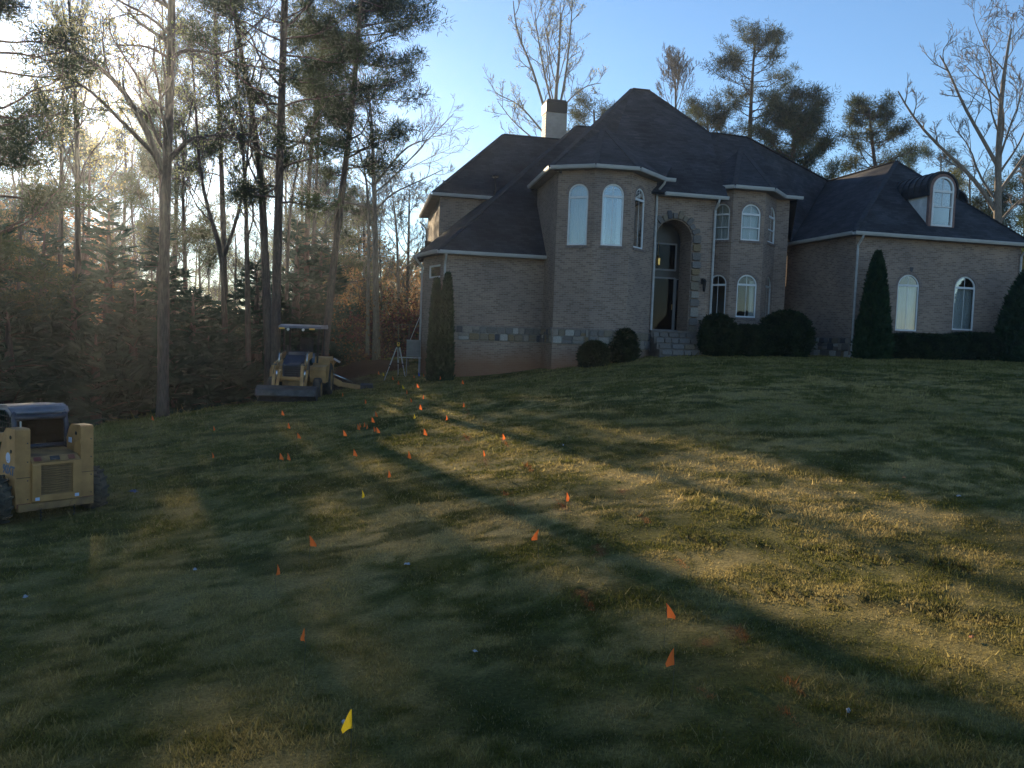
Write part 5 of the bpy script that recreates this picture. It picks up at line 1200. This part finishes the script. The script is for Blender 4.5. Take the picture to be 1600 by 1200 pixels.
# loader bucket, tipped so that its back shows as a pale plate above the dark mouth
pf = [(-1.95,.30),(-1.92,.50),(-1.55,.62),(-1.38,.50),(-1.40,.22),(-1.55,.06),(-1.62,.07),(-1.47,.24),(-1.46,.46),(-1.58,.55),(-1.86,.46),(-1.90,.30)]
bk_ = bevel(kid(xprism(pf, -1.03, 1.03), 'loader_bucket', 'steel', BH), .008)
for s_ in (-1.03, 1.0):
    m = xprism([(-1.93,.48),(-1.55,.61),(-1.39,.5),(-1.41,.22),(-1.56,.07),(-1.9,.28)], s_, s_+.03); kid(m, 'bucket_side', 'steel', bk_)
m = MB(); m.box((0,-1.93,.29),(2.06,.10,.03)); kid(m, 'cutting_edge', 'black_metal', bk_)
for x_ in (-.52,.46):
    s_ = -1 if x_ < 0 else 1
    m = MB(); m.bar((x_,-1.45,.42),(x_,-1.28,1.30),.10,.13); m.bar((x_,-1.30,1.28),(x_,-.75,1.20),.10,.16)
    m.bar((x_,-.78,1.22),(x_,-.1,1.55),.09,.18); m.bar((x_,-.12,1.53),(x_,.75,1.62),.09,.20); bevel(kid(m, 'loader_arm', 'yellow', BH), .015)
    m = MB(); m.bar((x_+.11,-1.42,.5),(x_+.11,-.85,1.10),.09,.11); bevel(kid(m, 'tilt_link', 'yellow', BH), .01)
    m = MB(); m.tube([(x_+.06,-1.2,1.1),(x_+.05,-1.05,.72)], .035, 8); kid(m, 'tilt_cylinder', 'chrome', BH, True)
    m = MB(); m.tube([(x_+.12,-1.12,1.30),(x_+.12,-1.02,1.72)], .02, 8); kid(m, 'cylinder_rod', 'chrome', BH, True)
    m = MB(); m.bar((x_-.07,-1.3,1.32),(x_+.09,-1.3,1.32),.05); kid(m, 'pivot_pin', 'steel', BH)
for x_ in (-.46,.40):
    m = MB(); m.tube([(x_,-1.28,1.36),(x_+.02,-1.0,1.42),(x_,-.7,1.38),(x_,-.2,1.66),(x_,.5,1.74)], .016, 5); kid(m, 'hydraulic_hose', 'black_metal', BH, True)
    m = MB(); m.tube([(x_-.1,-1.3,.9),(x_-.04,-1.5,1.1),(x_-.02,-1.34,1.32)], .014, 5); kid(m, 'hydraulic_hose', 'black_metal', BH, True)
m = MB(); m.tube([(-.50,-.98,.82),(.45,-.98,.82)], .075, 10); kid(m, 'cross_tube', 'yellow', BH, True)
m = xprism([(-.55,.72),(-.58,1.28),(.1,1.62),(.85,1.70),(.9,.70)], -.36, .36); bevel(kid(m, 'engine_hood', 'blue_hood', BH), .04)
m = MB(); m.box((0,-.60,.98),(.58,.03,.50)); kid(m, 'grille', 'black_metal', BH)
for i in range(6): m = MB(); m.box((0,-.625,.78+i*.08),(.56,.02,.018)); kid(m, 'grille_slat', 'steel', BH)
bevel(kid(xprism([(-.7,.42),(-.7,.72),(2.6,.80),(2.6,.42)], -.34, .34), 'chassis', 'yellow_dirty', BH), .02)
m = MB(); m.tube([(-.85,0,.42),(.85,0,.42)], .08, 8); m.tube([(-.85,2.15,.62),(.85,2.15,.62)], .12, 8); kid(m, 'axles', 'black_metal', BH)
for s_ in (-1, 1):
    tyre(BH, .82*s_, 0, .42, .28, 'yellow_dirty', s_, 0, name='front_tyre'); tyre(BH, .86*s_, 2.15, .66, .40, 'yellow_dirty', s_, 0, name='rear_tyre')
    arc = [(.55,.62),(.55,1.05),(.75,1.18),(1.3,1.24),(1.75,1.50),(2.5,1.52),(2.9,1.28),(2.95,.95),(2.8,.95),(2.6,1.35),(1.8,1.38),(1.45,1.0),(1.35,.62)]
    m = xprism(arc, .46*s_, 1.02*s_); bevel(kid(m, 'fender', 'yellow', BH), .02)
    m = MB(); m.tube([(.62*s_,1.15,1.3),(.66*s_,1.2,2.58)], .04, 6); m.tube([(.66*s_,2.55,1.3),(.68*s_,2.6,2.62)], .04, 6); kid(m, 'canopy_post', 'black_metal', BH)
m = xprism([(.72,2.58),(.75,2.64),(1.2,2.70),(2.7,2.72),(2.85,2.62),(2.7,2.58)], -.78, .78); bevel(kid(m, 'canopy_roof', 'canopy', BH), .03)
for x_ in (-.42,.14):
    m = MB(); m.tube([(x_,.73,2.53),(x_,.66,2.52)], .05, 10); kid(m, 'work_lamp', 'lamp', BH)
for x_ in (-.66,.46):
    m = MB(); m.box((x_,.74,2.56),(.20,.05,.06)); kid(m, 'marker_lamp', 'instr', BH)
m = MB(); m.box((0.05,1.95,1.45),(.55,.5,.14)); m.box((0.05,2.2,1.85),(.50,.12,.75)); bevel(kid(m, 'seat', 'black_metal', BH), .04)
m = MB(); m.tube([(.02+.19*math.cos(a), 1.42+.08*math.sin(a), 1.86+.17*math.sin(a)) for a in np.linspace(0, 6.283, 17)], .016, 5); m.tube([(.02,1.3,1.4),(.02,1.42,1.86)], .03, 6); kid(m, 'steering_wheel', 'black_metal', BH)
m = MB(); m.tube([(-.28,-.1,1.62),(-.28,-.1,1.95)], .03, 8); kid(m, 'exhaust', 'steel', BH)
m = MB(); m.box((.5,.95,1.5),(.10,.05,.34)); kid(m, 'tool_box', 'decal_blue', BH)
bar((.0,2.75,.72),(0,3.3,.95),.30,.34,'swing_frame','yellow')
bar((.05,3.25,1.0),(1.15,4.15,.35),.17,.24,'boom','yellow'); bar((1.1,4.12,.36),(2.05,4.35,.22),.14,.18,'dipper_arm','yellow')
m = MB(); m.tube([(.7,3.85,.85),(1.7,4.27,.42)], .028, 8); kid(m, 'cylinder_rod', 'chrome', BH, True)
m = xprism([(-.22,.30),(-.05,.36),(.18,.2),(.20,-.02),(.02,-.08),(-.18,.0)], 2.0, 2.5); m.v = [(a, b+4.35, c+.05) for a, b, c in m.v]; bevel(kid(m, 'digging_bucket', 'steel', BH), .01)
for s_ in (-1, 1): bar((.5*s_,2.95,.55),(1.05*s_,3.1,1.35),.12,.14,'stabiliser_leg','yellow_dirty'); bar((1.0*s_,3.1,1.42),(1.25*s_,3.1,1.28),.30,.05,'stabiliser_pad','alu')

# ================================================================== YARD THINGS
def tripod(px_, py_, lab):
    p = hit(px_, py_); H = 1.33; root = empty('level_tripod', tuple(p), R(10), lab, 'tripod')
    for a, rr_ in ((R(200), .62), (R(-35), .40), (R(85), .5)):
        f = np.array([math.cos(a)*rr_, math.sin(a)*rr_, 0]); t_ = np.array([math.cos(a)*.07, math.sin(a)*.07, H]); f[2] = float(gz(p[0]+f[0], p[1]+f[1]))-p[2]-.03
        m = MB(); sd_ = np.array([-math.sin(a), math.cos(a), 0])*.03
        mid = t_*.45+f*.55; m.bar(tuple(t_+sd_), tuple(mid+sd_*.8), .022); m.bar(tuple(t_-sd_), tuple(mid-sd_*.8), .022); m.bar(tuple(t_*.55+f*.45), tuple(f), .024); lg = kid(m, 'leg', 'alu', root)
        m = MB(); m.bar(tuple(mid-sd_*1.2), tuple(mid+sd_*1.2), .05); kid(m, 'clamp', 'black_metal', lg)
    m = MB(); m.tube([(0,0,H-.02),(0,0,H+.03)], .09, 10); kid(m, 'tripod_head', 'black_metal', root)
    m = MB(); m.tube([(0,0,H+.03),(0,0,H+.07),(0,0,H+.08)], [.06,.06,.05], 10); m.box((0,0,H+.14),(.12,.14,.12)); q = kid(m, 'level_instrument', 'instr', root)
    m = MB(); m.tube([(.0,-.11,H+.15),(0,.12,H+.15)], .03, 8); kid(m, 'telescope', 'black_metal', q)
    return root
tripod(621, 590, 'aluminium tripod with small yellow level instrument left of the twin evergreens')
# grey slatted cabinet on a rail left of the columns
q = U(646, 545, 36.4); gq = float(gz(q[0], q[1])); root = empty('slatted_cabinet', (q[0], q[1], gq), R(8), 'pale grey slatted cabinet on thin legs between tripod and house corner', 'utility cabinet')
zb_ = U(646,559,36.4)[2]-gq; zt_2 = U(646,531,36.4)[2]-gq
m = MB(); m.box((0,.12,(zb_+zt_2)/2+.02),(.60,.24,zt_2-zb_-.04)); kid(m, 'casing', 'panel_grey', root)
for i in range(10): m = MB(); m.box((0,-.012,zb_+.06+i*(zt_2-zb_-.08)/10+.02),(.60,.03,.045), Matrix.Rotation(R(20),3,'X')); kid(m, 'slat', 'panel_grey', root)
m = MB(); m.bar((-.62,-.02,zb_),(.36,-.02,zb_),.035); kid(m, 'base_rail', 'alu', root)
for x_ in (-.28,.30): m = MB(); m.bar((x_,0,-.1),(x_,0,zb_),.03); kid(m, 'leg', 'panel_grey', root)
a_ = U(641,531,36.4); b_ = U(657,492,36.7); m = MB(); m.tube([a_, b_], .012, 5); o = m.build('support_cable', M['alu']); cnum(o, 'thin slanting cable from the grey cabinet up to the house corner', 'cable')
a_ = U(623,507,39); b_ = U(656,508,39); rt = empty('side_railing', (a_[0], a_[1], float(gz(a_[0], a_[1]))), 0, 'faint thin rail behind the grey cabinet at the side of the house', 'railing')
m = MB(); m.bar((0,0,a_[2]-rt.location[2]), (b_[0]-a_[0],0,b_[2]-rt.location[2]), .03); kid(m, 'top_rail', 'fence', rt)
for i in range(3): m = MB(); xx = (b_[0]-a_[0])*i/2; m.bar((xx,0,-.2),(xx,0,a_[2]-rt.location[2]),.04); kid(m, 'post', 'fence', rt)
# board fence beyond the dug bank
x0_, y0_ = at(497, 51); x1_, y1_ = at(600, 53); fr_ = empty('board_fence', (x0_, y0_, float(gz(x0_, y0_))), math.atan2(y1_-y0_, x1_-x0_), 'dim weathered board fence behind the dug bank and burgundy bushes', 'fence')
Lf = math.hypot(x1_-x0_, y1_-y0_); m = MB(); m.box((0,0,.85),(.15,.022,1.8)); me = bpy.data.meshes.new('board'); me.from_pydata(m.v, [], m.f); me.materials.append(M['fence']); me.update()
nbd = int(Lf/.165)
for i in range(nbd): shared('board', me, fr_, (.08+i*.165, .01*math.sin(i*5.1), .03*math.sin(i*2.7)), (0, R(.8)*math.sin(i*3.3), 0))
for zz_ in (.35,1.35): m = MB(); m.bar((0,.04,zz_),(Lf,.04,zz_),.04,.09); kid(m, 'fence_rail', 'fence', fr_)
# yard sign by the hedge
p = hit(1556, 553); sg = empty('yard_sign', tuple(p), R(8), 'small pale octagonal yard sign on a tilted stake before the right hedge', 'sign')
m = MB(); m.tube([(0,0,-.05),(-.06,0,.42)], .008, 5); kid(m, 'stake', 'alu', sg)
m = MB(); m.prism([(-.075+.165*math.cos(R(22.5+45*i)), -.012, .56+.165*math.sin(R(22.5+45*i))) for i in range(8)], (0,.012,0)); sp = kid(m, 'sign_panel', 'decal_white', sg)
for zz_, w_ in ((.62,.16),(.57,.20),(.50,.12)): m = MB(); m.box((-.075,-.014,zz_),(w_,.003,.022)); kid(m, 'printed_band', 'decal_blue', sp)
# white drain pipe on the mulch
a_ = hit(1162, 554); b_ = hit(1206, 555); m = MB(); m.tube([(a_[0],a_[1],a_[2]+.05),(b_[0],b_[1],b_[2]+.05)], .045, 8); o = m.build('drain_pipe', M['white'], None, True); cnum(o, 'short white drain pipe lying before the shrubs under the bay window', 'pipe')
# litter
def crumple(name, px_, py_, s_, mat, lab, cat, seed, flat=.45):
    p = hit(px_, py_); r_ = random.Random(seed); m = MB(); n = 5; s_ *= .55
    vs = [(s_*((i/(n-1)-.5)+r_.uniform(-.08,.08)), s_*((j/(n-1)-.5)*.7+r_.uniform(-.08,.08)), .03+s_*flat*r_.random()*(1 if 0 < i < n-1 and 0 < j < n-1 else .4)) for i in range(n) for j in range(n)]
    m.add(vs, [(i*n+j, (i+1)*n+j, (i+1)*n+j+1, i*n+j+1) for i in range(n-1) for j in range(n-1)]); o = m.build(name, M[mat]); o.location = tuple(p); o.rotation_euler = (0,0,r_.random()*3); cnum(o, lab, cat)
crumple('paper_scrap', 40, 937, .13, 'paper', 'crumpled white paper at the lower left below the skid steer', 'litter', 1)
crumple('paper_scrap', 305, 894, .11, 'paper', 'bluish white scrap on dark grass left of the lone orange flag', 'litter', 2)
crumple('paper_scrap', 636, 886, .12, 'paper', 'tiny white scrap in the middle of the lawn', 'litter', 3)
crumple('paper_scrap', 742, 1023, .08, 'paper', 'thin curled white scrap right of the lowest left orange flag', 'litter', 4)
crumple('paper_scrap', 1498, 779, .14, 'paper', 'white scrap on the shaded right part of the lawn', 'litter', 5)
crumple('fallen_leaf', 1412, 750, .12, 'leaf_dry', 'bright dry leaf on the sunlit strip at the right', 'leaf', 6)
crumple('fallen_leaf', 1517, 1001, .09, 'leaf_dry', 'pinkish dry leaf in the lower right grass', 'leaf', 7)
crumple('cloth_heap', 208, 771, .30, 'tarp', 'faded blue cloth lying beside the skid steer tyre', 'cloth', 8, .35)
for i, (a, b, lab) in enumerate([(537,1133,'tiny white pebble beside the nearest yellow flag'),(880,697,'tiny pale pebble high on the lawn'),(1325,1115,'tiny white pebble in dark grass at lower right')]):
    p = hit(a, b); m = MB(); m.tube([(0,0,.01),(0,0,.03),(.005,0,.04)], [.012,.015,.004], 7); o = m.build('pebble', M['paper'], None, True); o.location = tuple(p); cnum(o, lab, 'pebble')

# ================================================================== MARKER FLAGS
def pennant(k):
    r_ = random.Random(k); m = MB(); H = .125; W = [.052,.075,.040,.085][k]; n = 6; vs = []
    for i in range(n+1):
        t = i/n; z = -H*t; w_ = W*(t**.8)*(1 if t < .86 else 1-.25*(t-.86)/.14)
        for j in range(4):
            s_ = j/3; vs.append((w_*s_+.003, .014*math.sin(s_*5+k+t*2)*t+.006*r_.uniform(-1,1)*t, z-.02*s_*t*(1 if k % 2 else -.8)))
    m.add(vs, [(i*4+j, i*4+j+1, (i+1)*4+j+1, (i+1)*4+j) for i in range(n) for j in range(3)])
    me = bpy.data.meshes.new('pennant'); me.from_pydata(m.v, [], m.f); me.update(); me.polygons.foreach_set('use_smooth', [True]*len(me.polygons)); return me
PB = [pennant(k) for k in range(4)]; PM = {}
for c in ('flag_orange','flag_yellow','flag_blue'):
    for k in range(4): q = PB[k].copy(); q.materials.append(M[c]); PM[(c, k)] = q
wmb = MB(); wmb.tube([(0,0,-.08),(0,0,.2),(0,0,.405)], .0019, 4); WM = bpy.data.meshes.new('wire'); WM.from_pydata(wmb.v, [], wmb.f); WM.materials.append(M['wire'])
wmb = MB(); wmb.tube([(0,0,-.08),(0,0,.2),(0,0,.405)], .0022, 4); WM2 = bpy.data.meshes.new('wire'); WM2.from_pydata(wmb.v, [], wmb.f); WM2.materials.append(M['wire'])
O, Yl, Bl = 'flag_orange', 'flag_yellow', 'flag_blue'
FL = [(1040,953,O,3,'large near orange flag with a folded tip on the sunlit lawn'),(1053,1025,O,1,'nearest orange flag of all, below the folded one'),(550,1122,Yl,1,'nearest yellow flag at the bottom of the photo'),
 (476,992,O,0,'narrow orange flag above and left of the nearest yellow one'),(433,889,O,2,'orange flag on dark grass, leftmost of the near ones'),(483,844,O,3,'broad orange flag above the leftmost near one'),
 (842,835,O,1,'orange flag at the left end of the sunlit grass belt'),(885,776,O,0,'orange flag beside a long orange paint dash on straw grass'),(565,771,Yl,2,'yellow flag standing alone in mid lawn'),
 (607,740,O,0,'orange flag between the lone yellow flag and the cluster'),(552,706,O,3,'orange flag just below the dense cluster, left side'),(638,709,O,1,'orange flag right of and level with the one under the cluster'),
 (755,708,O,2,'slim orange flag above a ring of orange paint'),(785,682,O,0,'orange flag at the top of two paint dashes'),(662,674,O,3,'orange flag right of the dense cluster'),(697,652,O,2,'dull orange flag midway between the cluster and the house path of flags'),
 (724,632,O,2,'slim orange flag right of the column of flags below the twin evergreens'),(722,596,O,3,'orange flag on the lawn right of the twin evergreens'),(687.5,590,O,2,'small orange flag at the foot of the right twin evergreen'),
 (661,586,O,0,'orange flag just left of the twin evergreens'),(654,584,Bl,1,'only blue flag, at the left foot of the twin evergreens'),(646,588,O,2,'faded thin flag left of the blue one'),(651,602,O,3,'orange flag below the blue one'),
 (628,604,Yl,1,'yellow flag below the tripod feet'),(622,597,O,3,'orange flag between the tripod feet and a yellow flag'),(613,590,O,1,'tiny orange flag at the left tripod foot'),(598,584,Yl,1,'farthest yellow flag left of the tripod'),
 (591,582,O,3,'tiny orange flag left of the farthest yellow one'),(608,573,O,2,'farthest thin orange flag near the dug bank'),(635,612,O,2,'orange flag below the yellow one by the tripod'),(641,625,O,0,'orange flag in the column below the tripod, third down'),
 (661,620,O,2,'orange flag right of that column, level with its third'),(656,635,O,3,'bright broad orange flag above the middle yellow flag'),(647,650,Yl,0,'yellow flag in the middle of the far lawn, below the bright broad orange one'),
 (535,616,O,2,'small orange flag right of the backhoe'),(570,627,O,0,'small orange flag between the backhoe and the column of flags'),(440,644,O,3,'small orange flag below the loader bucket'),(450,664,O,1,'orange flag a little below the one under the bucket'),
 (464,680,O,3,'larger orange flag left of the cluster'),(449,712,O,1,'orange flag on the lower left of the far lawn'),(437,712,O,3,'tiny orange flag touching the larger one on its left'),(333,669,O,0,'orange flag on dark grass far to the left'),
 (331,711,O,2,'orange flag straight below the far left one'),(237,652,O,3,'leftmost orange flag near the sunny strip of grass'),(284,619,O,2,'left one of two tiny flags at the wood edge'),(290,619,O,0,'right one of two tiny flags at the wood edge'),
 (536,676,O,3,'square looking orange flag at the left end of the cluster'),(558,666,O,1,'left one of the tight pair of flags in the cluster'),(561.5,664,O,0,'right one of the tight pair of flags in the cluster'),(569,663,O,2,'third flag of the cluster row, right of the tight pair'),
 (573,666,O,2,'slim flag behind the third flag of the cluster row'),(580.6,655,O,3,'flag above the right part of the cluster'),(586,646,O,1,'topmost flag above the cluster'),(583.5,670,O,0,'left one of two overlapping flags at the right end of the cluster'),
 (587.5,671,O,3,'right one of two overlapping flags at the right end of the cluster')]
rf = random.Random(12)
for (px_, py_, c, k, lab) in FL:
    p = hit(px_, py_, .34); d_ = math.hypot(p[0], p[1]); r_ = empty('marker_flag', (p[0], p[1], p[2]), rf.uniform(-.5,.5)+(math.pi if px_ in (550,476,842,1053) else 0), lab, 'marker flag', {'flag_orange':'orange utility marker flags','flag_yellow':'yellow utility marker flags','flag_blue':None}[c])
    shared('wire', WM if d_ < 9 else WM2, r_, (0,0,0), (R(rf.uniform(-4,4)), R(rf.uniform(-4,4)), 0)); shared('pennant', PM[(c, k)], r_, (0,0,.40), (0, R(rf.uniform(-8,8)), 0), (1,1,1) if d_ < 9 else (1.12,1,1.05))
